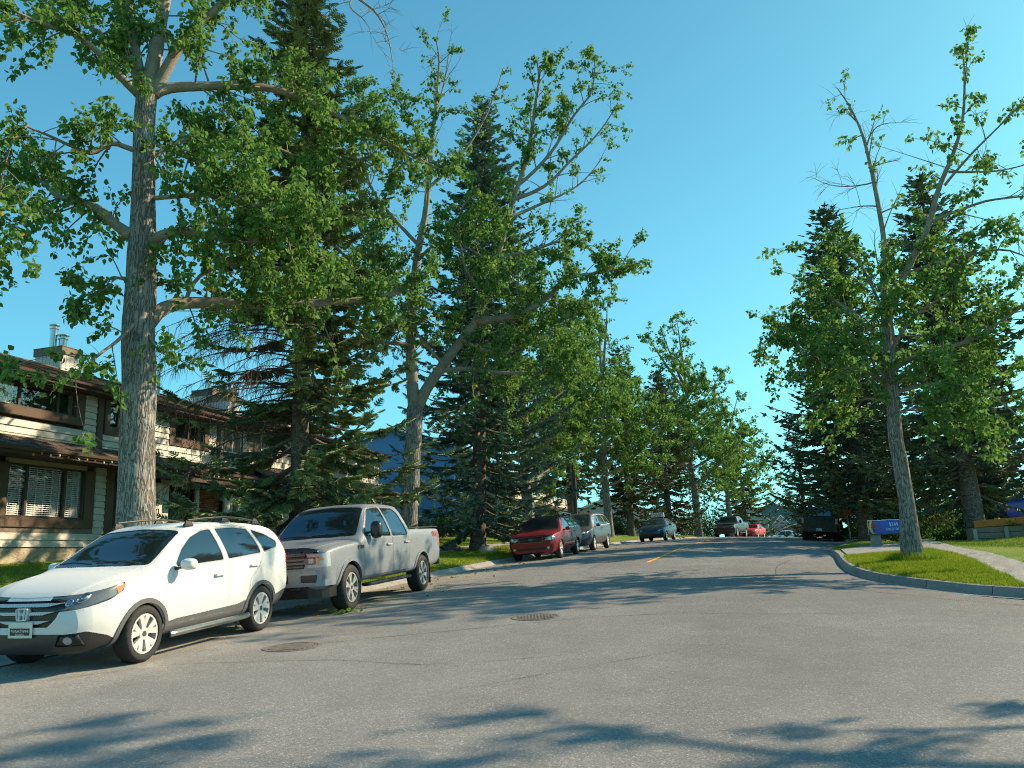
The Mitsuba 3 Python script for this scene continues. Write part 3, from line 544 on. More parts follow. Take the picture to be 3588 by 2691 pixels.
def poplar(name, label, base, z0, limbs, seed, leaf=.105, per_m=3.0, twigs=5, lpt=9, sec=(.5, 1.4), tint=(1, 1, 1), group=None, sides=20, wob=.10, detail=True):
    rg = np.random.default_rng(seed); k = thing(name, label, 'tree', group); o = np.array([*base, z0])
    P, R, _ = limbs[0]; P = np.array(P, float); R = np.array(R, float)
    P = np.vstack([P[0] + [0, 0, -.7 - P[0][2] * .9], P[0] + [0, 0, .12 - P[0][2] * .9], P[0] + [0, 0, .55 - P[0][2]*.6] if P[0][2] > .5 else P[0] + [0, 0, .5], P[1:]]) if len(P) > 2 else P
    R = np.r_[R[0] * 1.16, R[0] * 1.12, R[0] * 1.0, R[1:]]
    q = smooth_path(np.c_[P, R], 60 if detail else 24)
    put('trunk', tube(q[:, :3] + o, q[:, 3], sides, wob=wob, seed=seed), 'bark', k, smooth=True)
    SP, SR, TP, TR, LP, LA = [], [], [], [], [], []
    def twig(p0, d0, n, Lr, leafp):
        """n twigs from the points p0, with their leaves"""
        d = unit(d0 * .7 + rg.normal(size=(n, 3)) * .55 + [0, 0, .1]); L = (Lr[0] + (Lr[1] - Lr[0]) * rg.random(n))[:, None]
        p1 = p0 + d * L * .5; p2 = p1 + unit(d + [0, 0, -.25]) * L * .5
        TP.append(np.stack([p0, p1, p2], 1)); TR.append(np.tile([.006, .0045, .002], (n, 1)))
        m = rg.random(n) < leafp; m = np.where(m)[0]
        if len(m):
            w = rg.random((len(m), lpt)) ** .8; a = np.where(w[..., None] < .5, p0[m][:, None] + (p1 - p0)[m][:, None] * w[..., None] * 2, p1[m][:, None] + (p2 - p1)[m][:, None] * (w[..., None] * 2 - 1))
            pet = unit(rg.normal(size=a.shape) + [0, 0, -.35]); LP.append((a + pet * leaf * .55).reshape(-1, 3)); LA.append((pet * .6 + rg.normal(size=a.shape) * .45 + [0, 0, -.55]).reshape(-1, 3))
    for (P, R, dens) in limbs[1:]:
        q = smooth_path(np.c_[np.array(P, float), np.array(R, float)], max(10, 3 * len(P))); P, R = q[:, :3], q[:, 3]
        P = P + (meshkit.fbm(np.c_[np.arange(len(P)) * .35 + seed * 3, P[:, 0] * 0 + R[0] * 90, P[:, 2] * 0], 3, 5)[:, None] - .5) * np.array([[.12, .12, .1]]) * np.linspace(0, 1, len(P))[:, None]
        put('limb', tube(P + o, R, 10 if R[0] > .05 else 6, wob=.08, seed=seed + 1), 'limb_bark', k, smooth=True)
        L = np.linalg.norm(np.diff(P, axis=0), axis=1).sum(); n = max(3, int(L * per_m * max(min(dens, 1.6), .55))); t = np.clip((np.arange(n) + rg.random(n)) / n * .88 + .12, 0, 1)
        p, tg, r, _ = along(P, R, t)
        d = unit(tg * .55 + unit(rg.normal(size=(n, 3))) * .85 + [0, 0, .22]); l = (sec[0] + (sec[1] - sec[0]) * rg.random(n)) * (1 - .35 * t) * (.75 if dens < .5 else 1)
        s = np.linspace(0, 1, 5)[None, :, None]; bend = unit(rg.normal(size=(n, 3))) * .22 + [0, 0, -.12]
        S = p[:, None] + d[:, None] * l[:, None, None] * s + bend[:, None] * l[:, None, None] * s ** 2
        SP.append(S); SR.append(np.minimum(r * .45, .022)[:, None] * np.linspace(1, .25, 5)[None] + .002)
        lp = min(1.0, dens * 1.1)
        for w in range(twigs):
            tt = .3 + .7 * rg.random(n); idx = np.minimum((tt * 4).astype(int), 3); fr = (tt * 4 - idx)[:, None]; a = S[np.arange(n), idx] * (1 - fr) + S[np.arange(n), idx + 1] * fr
            twig(a, unit(S[np.arange(n), idx + 1] - S[np.arange(n), idx]), n, (.2, .55), lp)
        twig(S[:, -1], unit(S[:, -1] - S[:, -2]), n, (.15, .4), lp)
        m = max(2, int(4 * dens)); twig(np.repeat(P[-1:], m, 0), np.repeat(unit(P[-1:] - P[-2:-1]), m, 0), m, (.2, .5), min(1, dens * 1.2))
    m1 = tubes(np.concatenate(SP), np.concatenate(SR), 4); m2 = tubes(np.concatenate(TP), np.concatenate(TR), 3)
    v, f = cat([m1, m2]); put('branches', (v + o, f), 'limb_bark', k, smooth=True, kind='stuff')
    LP, LA = np.concatenate(LP), np.concatenate(LA)
    (v, f), c = leaves(LP, LA, rg, leaf, tint); put('crown', (v + o, f), 'leaf', k, col=c, kind='stuff')
    return k, len(LP)
def grow_limbs(h, spread, r, seed, clear=.28, n=16, lean=(0, 0), fork=True):
    """limbs of a freely grown poplar: an outline that narrows to the top, limbs rising"""
    rg = np.random.default_rng(seed); z = np.linspace(0, h * .62, 7); T0 = np.stack([lean[0] * z + .12 * rg.normal(size=7) * z / h * 3, lean[1] * z + .12 * rg.normal(size=7) * z / h * 3, z], 1); T0[0, :2] = 0
    limbs = [(T0.tolist(), (r * np.linspace(1, .55, 7)).tolist(), 0)]; top = T0[-1]
    for j in range(3 if fork else 1):
        a = rg.random() * 6.28; e = h * (.36 - .05 * j); o = np.array([math.cos(a), math.sin(a), 0]) * spread * (.1 + .22 * j)
        limbs.append(([top.tolist(), (top + o * .5 + [0, 0, e * .45]).tolist(), (top + o + [0, 0, e]).tolist()], [r * .45, r * .3, .015], .9))
    for j in range(n):
        t = clear + (.95 - clear) * (j + rg.random()) / n; zz = t * h * .64; p = np.array([np.interp(zz, z, T0[:, q]) for q in range(3)])
        a = j * 2.4 + rg.random(); L = spread * (1 - .55 * t) * (.7 + .5 * rg.random()); up = .35 + .9 * t * rg.random() + .2
        d = np.array([math.cos(a), math.sin(a), 0]); m = p + d * L * .5 + [0, 0, L * up * .3]; e = p + d * L + [0, 0, L * up * .8]
        limbs.append(([p.tolist(), m.tolist(), e.tolist()], [r * .4 * (1 - .5 * t), r * .25 * (1 - .5 * t), .015], 1.0 + .6 * rg.random()))
    return limbs
# spray of needles: a small branchlet with side shoots, in the xy plane, pointing along +x
def spray_template(fine):
    K = []
    def kite(o, d, L, w, up):
        d = np.array(d) / np.linalg.norm(d); s = np.cross(d, [0, 0, 1.0]); s /= np.linalg.norm(s); n = np.cross(s, d)
        for q in ((s, n) if fine else (s * .8 + n * .6, s * .8 - n * .6)):
            a = len(K) * 4; K.append(np.array([o, o + d * L * .35 + q * w, o + d * L, o + d * L * .35 - q * w]))
    o = np.zeros(3)
    if fine:
        kite(o, (1, 0, 0), 1.0, .085, 0)
        for x, l in ((.12, .5), (.32, .46), (.52, .38), (.7, .26)):
            for sg in (-1, 1): kite(np.array([x, 0, 0]), (.62, sg * .78, -.10), l, .07, 0)
    else:
        kite(o, (1, 0, 0), 1.0, .13, 0)
        for sg in (-1, 1): kite(np.array([.2, 0, 0]), (.6, sg * .8, -.1), .55, .12, 0)
    V = np.vstack(K); F = np.vstack([np.array([[0, 1, 2], [0, 2, 3]]) + 4 * i for i in range(len(K))])
    return V, F
SPRAY = {True: spray_template(True), False: spray_template(False)}
def spruce_mesh(h, rb, seed, fine=True, clear=.06, spacing=.36, droop=.28, step=.17, col=((.035, .062, .024), (.085, .125, .045)), lean=(0, 0), gap=None, cones=False, thin=1.0, sz=.42):
    """(trunk, crown, crown colours, dead twigs) of one spruce with its foot at the origin"""
    rg = np.random.default_rng(seed); SV, SF = SPRAY[fine]; z = clear * h; pos, axs, ups, siz, tip = [], [], [], [], []; BP, BR = [], []
    while z < h * .985:
        t = z / h; nb = 6 + int(rg.random() * 3); r = rb * ((1 - t) ** .85) * (1 if t > clear + .12 else .8 + .2 * (t - clear) / .12) + .12
        a0 = rg.random() * 6.28
        for b in range(nb):
            if rg.random() > thin and t > .08: continue
            a = a0 + b * 2 * np.pi / nb + .3 * rg.normal(); L = r * (.72 + .4 * rg.random()); d = np.array([math.cos(a), math.sin(a), 0]); L = max(L, .15)
            if gap is not None and gap(t, a, rg): continue
            up = .45 * t - droop * (1 - t) + .1 * rg.normal(); s = np.linspace(0, 1, 7)
            zz = up * s * L - .30 * (1 - t) * L * s * (1 - s) * 1.6 + .16 * L * s ** 3 * (1 - t)
            C = np.stack([d[0] * s * L, d[1] * s * L, z + rg.normal() * .06 + zz], 1) + np.c_[lean[0] * z * np.ones(7), lean[1] * z * np.ones(7), np.zeros(7)]
            BP.append(C); BR.append(np.linspace(.012 + .014 * L, .005, 7))
            n = max(3, int(L / step)); q = np.sort(rg.random(n)) * .82 + .18 if L > .6 else rg.random(n)
            p = np.stack([np.interp(q, s, C[:, j]) for j in range(3)], 1); tg = unit(np.stack([np.interp(q, s, np.gradient(C[:, j])) for j in range(3)], 1))
            side = unit(np.cross(tg, [0, 0, 1.0]))
            for sg in (-1, 1):
                ll = sz * (.55 + .65 * rg.random(n)) * (1.15 - .55 * q) * min(1, .35 + L * .45)
                pos.append(p); axs.append(unit(tg * .75 + sg * side * (.75 + .3 * rg.random((n, 1))) + np.array([0, 0, -.22]) + .16 * rg.normal(size=(n, 3)))); siz.append(ll); tip.append(q)
            nd = n if fine else n // 2     # hanging shoots
            j = rg.integers(0, n, nd); pos.append(p[j]); axs.append(unit(tg[j] * .35 + .3 * rg.normal(size=(nd, 3)) + [0, 0, -.8])); siz.append(sz * .7 * (.4 + .6 * rg.random(nd)) * min(1, .3 + L * .4)); tip.append(q[j] * .6)
            pos.append(C[-1:]); axs.append(unit(C[-1:] - C[-2:-1])); siz.append(np.array([sz * .8])); tip.append(np.array([1.0]))
        z += spacing * (.7 + .6 * rg.random()) * (1.0 if t < .75 else .75)
    pos.append(np.array([[lean[0] * h, lean[1] * h, h * .97]] * 5)); axs.append(unit(rg.normal(size=(5, 3)) * .25 + [0, 0, 1])); siz.append(np.full(5, .45)); tip.append(np.ones(5))
    p, a, s, tp = np.concatenate(pos), np.concatenate(axs), np.concatenate(siz), np.concatenate(tip); n = len(p)
    b = unit(np.cross(np.array([0, 0, 1.0]) + .35 * rg.normal(size=(n, 3)), a)); c = np.cross(a, b)
    v = p[:, None] + s[:, None, None] * (SV[None, :, :1] * a[:, None] + SV[None, :, 1:2] * b[:, None] + SV[None, :, 2:] * c[:, None])
    f = (SF[None] + (np.arange(n) * len(SV))[:, None, None]).reshape(-1, 3)
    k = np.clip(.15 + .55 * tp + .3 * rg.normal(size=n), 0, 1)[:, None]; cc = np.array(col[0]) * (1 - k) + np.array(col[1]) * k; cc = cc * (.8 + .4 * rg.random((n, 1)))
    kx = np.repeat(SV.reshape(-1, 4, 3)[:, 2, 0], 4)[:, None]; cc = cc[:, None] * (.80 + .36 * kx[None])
    return (v.reshape(-1, 3), f), cc.reshape(-1, 3), tubes(np.array(BP), np.array(BR), 4)
def spruce(label, base, z0, h, rb, tr, seed, dead=0, group=None, M=None, cones=False, **kw):
    k = thing('spruce_tree', label, 'tree', group); o = np.array([*base, z0]); rg = np.random.default_rng(seed + 50); lean = kw.get('lean', (0, 0))
    crown, cc, br = spruce_mesh(h, rb, seed, **kw)
    z = np.r_[-.7, .05, .5, 1.5, np.linspace(3, h * .98, 9)]; R = tr * np.r_[1.35, 1.28, 1.1, 1.0, np.linspace(.93, .06, 9)]
    put('trunk', tube(np.stack([lean[0] * z, lean[1] * z, z], 1) + o, R, 16, wob=.07, seed=seed), 'scaly_bark', k, smooth=True)
    put('branches', (br[0] + o, br[1]), 'scaly_bark', k, smooth=True, kind='stuff')
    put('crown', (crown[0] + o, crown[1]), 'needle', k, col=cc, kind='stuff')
    if cones:
        n = 130; t = rg.random(n) * .13 + .84; a = rg.random(n) * 6.28; r = rb * (1 - t) ** .85 * .7 * rg.random(n) + .1; P = np.stack([r * np.cos(a) + lean[0] * t * h, r * np.sin(a) + lean[1] * t * h, t * h - .1], 1)
        d = unit(rg.normal(size=(n, 3)) * .25 + [0, 0, -1]); Q = np.stack([P, P + d * .05, P + d * .13, P + d * .17], 1)
        m = tubes(Q, np.tile([.012, .035, .03, .006], (n, 1)), 6); put('cones', (m[0] + o, m[1]), 'matte', k, (.16, .055, .035), smooth=True, kind='stuff')
    if dead:
        P_, R_, Q_, S_ = [], [], [], []
        for i in range(dead):
            zz = 3.0 + 4.6 * rg.random(); a = math.pi + .35 + rg.normal() * .75; L = 1.8 + 2.6 * rg.random(); s = np.linspace(0, 1, 8); d = np.array([math.cos(a), math.sin(a), 0])
            C = d[None] * (s * L)[:, None] + np.c_[0 * s, 0 * s, zz + L * (.14 * s - .42 * s ** 2.4)]; P_.append(C); R_.append(np.linspace(.026, .004, 8))
            m = int(L * 14); q = .12 + .88 * rg.random(m); p = np.stack([np.interp(q, s, C[:, j]) for j in range(3)], 1); e = unit(d * .35 + rg.normal(size=(m, 3)) * .45 + [0, 0, -.75]); l = (.15 + .5 * rg.random(m))[:, None]
            Q_.append(np.stack([p, p + e * l * .5, p + unit(e + [0, 0, -.5]) * l], 1)); S_.append(np.tile([.007, .005, .0025], (m, 1)))
        m1 = tubes(np.array(P_), np.array(R_), 5); m2 = tubes(np.concatenate(Q_), np.concatenate(S_), 3); v, f = cat([m1, m2]); put('dead_branches', (v + o, f), 'matte', k, (.10, .075, .062), smooth=True, label='bare grey brown dead branches with hanging twigs', kind='stuff')
    return k
ZL = lambda p: float(glawn_l(np.array(p[0], float), np.array(p[1], float)))
ZR = lambda p: float(glawn_r(np.array(p[0], float), np.array(p[1], float)))
# limbs of the three poplars nearest the camera: points from the foot, radii, leafiness
LIMBS_A = [
 ( [[0.02,0.01,0.64],[-0.03,-0.02,2.61],[-0.06,-0.03,3.99],[-0.13,-0.06,5.5],[-0.14,-0.07,6.99],[-0.2,-0.09,8.62],[-0.24,-0.11,10.11],[-0.23,-0.11,10.61]], [0.376,0.332,0.32,0.307,0.27,0.227,0.212,0.208], 0 ),
 ( [[-0.22,-0.11,10.55],[-0.17,0.03,11.54],[-0.13,0.16,12.55],[-0.09,0.29,13.85],[-0.06,0.41,15.44],[-0.08,0.51,17.36]], [0.178,0.153,0.128,0.101,0.073,0.044], 1 ),
 ( [[-0.27,-0.13,10.43],[-0.56,0.01,11.54],[-0.85,0.15,12.7],[-1.18,0.27,14.13],[-1.48,0.4,15.76]], [0.118,0.098,0.077,0.055,0.032], 1 ),
 ( [[-0.12,-0.06,10.52],[0.18,-0.05,11.24],[0.58,0.01,12.06],[1.12,0.13,12.76],[1.76,0.3,13.64],[2.42,0.48,14.75]], [0.139,0.12,0.101,0.082,0.063,0.043], 1.2 ),
 ( [[0.04,0.02,5.47],[0.18,0.25,5.8],[0.43,0.54,6.02],[1.04,0.99,6.14],[1.77,1.5,6.25],[2.55,2.04,6.41],[3.38,2.6,6.61],[4.27,3.19,6.89],[5.01,3.7,7.39]], [0.159,0.146,0.133,0.121,0.108,0.094,0.079,0.064,0.047], 1.3 ),
 ( [[-0.03,-0.01,7.0],[0.25,-0.18,7.21],[0.67,-0.27,7.27],[1.2,-0.32,7.15],[1.78,-0.34,7.01],[2.43,-0.32,6.96],[3.08,-0.31,7.14]], [0.133,0.116,0.099,0.082,0.065,0.049,0.033], 1.6 ),
 ( [[-0.14,-0.07,10.5],[0.09,0.11,10.77],[0.56,0.41,10.99],[1.42,0.89,11.27],[2.14,1.31,11.4],[2.7,1.65,11.34],[3.38,2.04,11.12],[4.09,2.45,10.83],[4.93,2.93,10.55],[5.69,3.36,10.29]], [0.119,0.11,0.101,0.093,0.084,0.074,0.063,0.052,0.041,0.03], 1.6 ),
 ( [[-0.33,-0.16,7.28],[-0.7,-0.11,7.55],[-1.08,-0.07,7.9],[-1.46,-0.03,8.09],[-1.87,0.0,8.22],[-2.29,0.02,8.57],[-2.74,0.03,9.12]], [0.123,0.108,0.093,0.077,0.061,0.045,0.029], 1.2 ),
 ( [[-0.35,-0.16,10.45],[-0.58,-0.46,10.67],[-0.8,-0.75,10.92],[-1.03,-1.04,11.1],[-1.26,-1.33,11.17],[-1.61,-1.68,11.14],[-1.95,-2.03,11.2]], [0.099,0.085,0.072,0.059,0.046,0.034,0.022], 1.3 ),
 ( [[-0.31,-0.15,10.59],[-0.86,0.01,11.55],[-1.48,0.13,12.24],[-2.23,0.19,12.91],[-2.95,0.26,13.6]], [0.079,0.067,0.054,0.04,0.026], 1.3 ),
 ( [[-0.09,-0.37,5.31],[-0.21,-0.68,4.9],[-0.37,-1.01,4.55],[-0.55,-1.34,4.17],[-0.69,-1.66,3.93]], [0.041,0.033,0.026,0.019,0.012], 0.75 ),
 ( [[-0.26,-0.12,9.14],[-0.61,-0.51,9.15],[-0.95,-0.89,8.75],[-1.36,-1.31,8.84],[-1.69,-1.69,8.94]], [0.063,0.051,0.039,0.028,0.018], 1.3 ),
 ( [[-0.21,-0.1,9.47],[0.5,-0.2,9.06],[1.23,-0.3,8.66],[2.11,-0.33,8.19]], [0.064,0.048,0.033,0.019], 1.5 ),
 ( [[-0.16,-0.08,8.11],[0.92,-0.17,8.11],[1.93,-0.3,7.8],[2.92,-0.44,7.59],[3.72,-0.67,7.25]], [0.053,0.043,0.033,0.023,0.014], 1.5 ),
 ( [[-0.17,-0.08,6.28],[-0.46,-0.44,6.27],[-0.68,-0.77,5.92],[-0.82,-1.05,5.6]], [0.038,0.029,0.021,0.013], 1.0 ),
 ( [[-1.69,-1.69,8.94],[-1.81,-1.96,8.31],[-1.75,-2.16,7.2],[-1.62,-2.32,5.98]], [0.026,0.02,0.014,0.008], 1.3 ),
 ( [[-0.19,-0.09,8.83],[0.31,0.65,9.86],[1.02,1.48,10.42],[1.84,2.37,10.51],[2.75,3.3,10.21]], [0.058,0.05,0.04,0.03,0.018], 1.5 ),
 ( [[0.51,0.58,6.02],[0.88,0.56,6.67],[1.44,0.63,6.88],[2.36,0.87,6.82],[3.11,1.03,7.06]], [0.044,0.037,0.03,0.022,0.015], 1.3 ),
 ( [[-0.01,-0.22,5.93],[0.37,-0.16,4.78],[0.62,-0.15,4.66]], [0.028,0.018,0.009], 0.6 ),
 ( [[2.42,0.48,14.75],[3.36,0.62,13.88],[4.1,0.66,13.27],[4.59,0.58,12.76],[4.86,0.4,12.01],[4.99,0.15,11.09]], [0.048,0.04,0.032,0.024,0.016,0.008], 0.0 ),
 ( [[4.15,0.42,13.07],[4.04,0.22,12.74],[4.39,0.24,12.33],[4.51,0.15,11.96]], [0.021,0.016,0.011,0.006], 0.0 ),
]
LIMBS_B = [
 ( [[-0.19,-0.02,0.79],[-0.07,-0.01,2.95],[0.01,0.0,4.32],[0.1,0.01,5.54]], [0.334,0.297,0.3,0.294], 0 ),
 ( [[0.07,0.01,5.45],[-0.02,0.06,6.98],[-0.05,0.13,8.08],[-0.02,0.2,9.02],[0.22,0.3,11.51],[0.61,0.41,13.7],[0.84,0.51,16.17],[1.17,0.62,18.96],[1.29,0.7,20.31],[1.16,0.75,21.56]], [0.242,0.22,0.196,0.172,0.15,0.126,0.101,0.075,0.048,0.02], 0.5 ),
 ( [[0.12,0.01,5.39],[0.6,0.0,6.31],[1.23,0.01,7.18],[1.96,0.03,8.15],[2.51,0.03,8.86],[3.1,0.03,10.51],[3.61,0.02,12.01],[4.14,0.02,13.74],[4.78,0.03,15.72],[5.15,-0.0,17.54],[5.42,-0.04,19.18],[5.35,-0.12,19.76]], [0.225,0.208,0.191,0.174,0.156,0.139,0.122,0.104,0.086,0.067,0.048,0.028], 0.9 ),
 ( [[2.47,0.01,8.78],[3.22,-0.01,8.81],[4.29,0.01,9.05],[5.4,0.04,9.75],[6.14,0.01,10.37],[7.23,0.03,10.52],[8.32,0.06,10.66]], [0.159,0.139,0.118,0.098,0.078,0.057,0.036], 1.6 ),
 ( [[1.2,-0.05,6.89],[1.95,-0.32,6.85],[3.32,-0.5,6.6],[4.52,-0.71,6.5],[5.7,-0.92,6.66],[6.04,-1.24,6.91]], [0.096,0.081,0.067,0.053,0.039,0.025], 1.7 ),
 ( [[4.14,0.03,13.75],[5.46,0.19,14.37],[6.45,0.32,15.39],[7.67,0.48,16.66],[8.53,0.59,17.94]], [0.082,0.067,0.051,0.035,0.019], 0.35 ),
 ( [[4.35,0.05,14.35],[5.7,-0.03,15.65],[6.71,-0.15,17.17],[7.52,-0.3,18.28],[7.67,-0.53,19.58]], [0.074,0.06,0.047,0.033,0.019], 0.8 ),
 ( [[3.92,-0.0,12.96],[5.26,0.67,13.8],[6.87,1.38,14.89],[8.0,2.03,16.44]], [0.073,0.056,0.038,0.02], 0.25 ),
 ( [[0.0,0.0,8.96],[-0.79,-0.4,8.69],[-1.58,-0.81,9.69],[-2.2,-1.19,11.04],[-2.98,-1.59,12.02],[-3.58,-1.97,13.16]], [0.115,0.096,0.078,0.061,0.043,0.026], 1.5 ),
 ( [[-0.05,-0.01,7.95],[-0.93,-0.62,7.92],[-1.68,-1.22,7.44],[-2.39,-1.82,6.8]], [0.088,0.066,0.045,0.025], 1.2 ),
 ( [[0.33,0.24,12.06],[-0.68,0.32,13.32],[-1.61,0.4,14.8],[-2.0,0.55,16.95],[-1.85,0.77,19.63]], [0.082,0.067,0.051,0.036,0.019], 1.3 ),
 ( [[0.84,0.51,16.17],[-0.04,0.2,17.7],[-0.56,-0.07,18.81]], [0.057,0.038,0.019], 0.9 ),
 ( [[0.87,0.41,14.69],[2.15,0.75,16.24],[3.15,1.04,18.05],[3.92,1.31,20.37]], [0.075,0.057,0.039,0.02], 0.3 ),
 ( [[1.16,0.65,18.34],[1.56,0.96,20.24],[1.71,1.23,21.76]], [0.038,0.027,0.015], 0.0 ),
 ( [[2.9,-0.13,9.72],[2.1,-0.74,11.02],[2.0,-1.26,12.3],[2.57,-1.69,13.2]], [0.08,0.058,0.038,0.017], 1.4 ),
 ( [[1.97,-0.15,8.01],[2.99,0.46,7.67],[4.44,1.12,8.06],[5.42,1.73,9.05],[6.62,2.36,9.58]], [0.088,0.073,0.059,0.044,0.029], 1.6 ),
 ( [[0.32,0.24,11.48],[1.38,-0.29,11.99],[2.46,-0.83,11.34],[3.48,-1.37,10.17]], [0.073,0.057,0.041,0.026], 1.4 ),
 ( [[0.02,0.1,9.93],[-1.09,0.47,11.05],[-1.89,0.87,12.62],[-2.54,1.29,14.45]], [0.072,0.058,0.044,0.029], 1.4 ),
 ( [[3.4,-0.07,11.22],[4.78,0.48,11.76],[6.32,1.04,12.31],[7.64,1.58,11.67]], [0.081,0.064,0.047,0.028], 1.5 ),
 ( [[1.24,-0.14,7.05],[0.31,-0.9,8.14],[-0.58,-1.65,9.36],[-0.8,-2.32,10.54]], [0.061,0.046,0.031,0.017], 1.4 ),
]
LIMBS_C = [
 ( [[0.02,-0.01,0.14],[0.04,-0.02,1.24],[0.04,-0.02,2.38],[0.01,-0.01,2.96],[0.08,-0.04,4.12],[0.09,-0.04,4.96],[0.14,-0.07,5.93]], [0.234,0.192,0.177,0.173,0.157,0.147,0.142], 0 ),
 ( [[0.13,-0.06,5.87],[0.28,-0.06,7.18],[0.44,-0.06,8.45],[0.45,0.01,9.8],[0.38,0.11,11.22],[0.25,0.25,12.15],[0.04,0.43,12.98]], [0.089,0.077,0.065,0.053,0.04,0.027,0.013], 0.1 ),
 ( [[0.11,-0.05,5.69],[0.43,-0.25,6.6],[0.8,-0.46,7.38],[1.21,-0.7,8.14],[1.62,-0.94,9.28],[1.98,-1.15,10.05],[2.27,-1.33,10.96],[2.43,-1.45,12.19],[2.45,-1.5,12.69]], [0.106,0.095,0.083,0.071,0.059,0.047,0.035,0.024,0.012], 0.45 ),
 ( [[0.03,-0.02,5.58],[-0.29,0.3,6.18],[-0.58,0.61,6.68],[-0.8,0.88,7.04],[-1.25,1.26,7.45]], [0.065,0.054,0.043,0.031,0.019], 1.3 ),
 ( [[0.49,0.1,9.94],[-0.01,0.61,10.09],[-0.63,1.19,10.65]], [0.022,0.014,0.007], 0 ),
 ( [[0.45,0.0,9.2],[-0.04,-0.09,9.18],[-0.78,-0.07,9.09]], [0.022,0.014,0.006], 0.1 ),
 ( [[0.4,0.14,10.82],[0.73,-0.18,11.45],[1.01,-0.48,11.33]], [0.022,0.014,0.006], 0 ),
 ( [[1.34,-0.75,8.37],[2.14,-0.87,8.65],[2.92,-0.99,8.81],[3.85,-1.18,8.81]], [0.047,0.037,0.027,0.017], 0.55 ),
 ( [[1.68,-1.03,9.23],[2.18,-1.56,9.81],[2.65,-2.08,10.25],[2.94,-2.51,10.53]], [0.035,0.027,0.019,0.011], 0.5 ),
 ( [[1.82,-1.09,9.57],[2.8,-1.01,9.57],[4.05,-1.05,9.75]], [0.035,0.024,0.012], 0.4 ),
 ( [[0.76,-0.36,7.17],[1.49,-1.01,7.26],[2.25,-1.67,7.21],[2.73,-2.19,6.75]], [0.047,0.036,0.026,0.016], 0.8 ),
 ( [[0.13,-0.06,4.71],[0.97,-0.24,5.11],[1.83,-0.43,5.26],[2.62,-0.58,5.66],[3.6,-0.84,6.26]], [0.07,0.058,0.046,0.035,0.023], 1.2 ),
 ( [[0.12,-0.06,4.12],[0.68,-0.55,4.22],[1.12,-0.98,4.11],[1.59,-1.42,3.77],[1.98,-1.83,3.13]], [0.058,0.047,0.036,0.026,0.016], 1.4 ),
 ( [[0.06,-0.03,4.36],[-0.61,-0.01,4.76],[-1.38,0.07,4.93],[-2.11,0.12,5.59]], [0.053,0.041,0.029,0.018], 1.4 ),
 ( [[0.03,-0.01,3.89],[-0.38,0.46,4.12],[-0.91,0.99,4.0]], [0.035,0.024,0.012], 1.2 ),
 ( [[0.09,-0.04,3.59],[0.56,-0.41,3.68],[0.99,-0.77,3.31],[1.44,-1.13,3.17]], [0.035,0.027,0.019,0.011], 1.2 ),
 ( [[0.09,-0.04,5.2],[-0.29,0.47,5.61],[-0.74,1.02,6.16],[-1.91,1.91,6.61]], [0.053,0.042,0.031,0.02], 1.3 ),
 ( [[0.11,-0.05,4.96],[0.44,-0.58,5.76],[0.9,-1.17,6.15],[1.29,-1.73,6.29]], [0.053,0.04,0.028,0.016], 1.3 ),
 ( [[0.16,-0.07,6.05],[-0.13,-0.16,7.03],[-0.43,-0.24,7.65],[-0.95,-0.21,8.19]], [0.041,0.032,0.022,0.012], 0.9 ),
 ( [[0.09,-0.04,4.0],[-0.28,-0.31,4.67],[-0.87,-0.47,5.13],[-1.77,-0.48,5.29]], [0.041,0.031,0.021,0.012], 1.3 ),
 ( [[0.1,-0.05,4.24],[0.82,0.05,4.71],[1.6,0.12,4.93],[2.32,0.22,4.68]], [0.047,0.037,0.028,0.018], 1.4 ),
]
GP = 'poplars along the street'; GS = 'spruces along the street'
p = (-7.3, 15.4); poplar('poplar_tree', 'tall poplar with a thick pale furrowed trunk behind the white car', p, ZL(p), LIMBS_A, 1, leaf=.12, per_m=4.8, lpt=13, sec=(.5, 1.8))
p = (-3.75, 29.3); poplar('poplar_tree', 'forked poplar behind the silver pickup with bare twigs at its top', p, ZL(p), LIMBS_B, 2, leaf=.132, per_m=4.2, sec=(.7, 2.3), lpt=14)
p = (9.46, 19.8); poplar('poplar_tree', 'leaning poplar on the grass corner in front of the blue bench', p, ZR(p), LIMBS_C, 3, leaf=.115, per_m=5.2, lpt=14, sec=(.5, 2.0))
p = (.59, 43.9); poplar('poplar_tree', 'poplar with a leaning trunk just left of the lamp post', p, ZL(p), grow_limbs(17.5, 7.2, .34, 21, lean=(-.01, 0), n=26), 21, leaf=.16, per_m=3.2, sec=(.8, 2.4), lpt=12, detail=False, sides=12)
p = (6.9, 61.5); poplar('poplar_tree', 'slim poplar between two spruces behind the minivan', p, ZL(p), grow_limbs(19.5, 6.8, .33, 22, n=26, clear=.3), 22, leaf=.18, per_m=3.0, sec=(.9, 2.6), lpt=10, twigs=5, detail=False, sides=12)
p = (17.05, 77.1); poplar('poplar_tree', 'tall poplar with rising limbs behind the dark blue sedan', p, ZL(p), grow_limbs(22.5, 7.0, .38, 23, n=24), 23, leaf=.2, per_m=2.8, sec=(1, 2.8), lpt=10, twigs=5, detail=False, sides=12)
p = (22.6, 86.5); poplar('poplar_tree', 'open crowned poplar behind the dark far pickup', p, ZL(p), grow_limbs(16.5, 7.0, .3, 24, n=18, clear=.3), 24, leaf=.2, per_m=2.2, sec=(1, 2.8), lpt=9, twigs=5, detail=False, sides=12)
GRN = ((.08, .125, .055), (.21, .28, .11)); BLU = ((.075, .135, .10), (.19, .29, .20)); DRK = ((.07, .115, .065), (.17, .23, .115))
p = (-5.93, 21.9)
def gapS1(t, a, rg):
    left = math.cos(a - math.pi - .35) > .25
    return .17 < t < .37 and left and rg.random() < .62
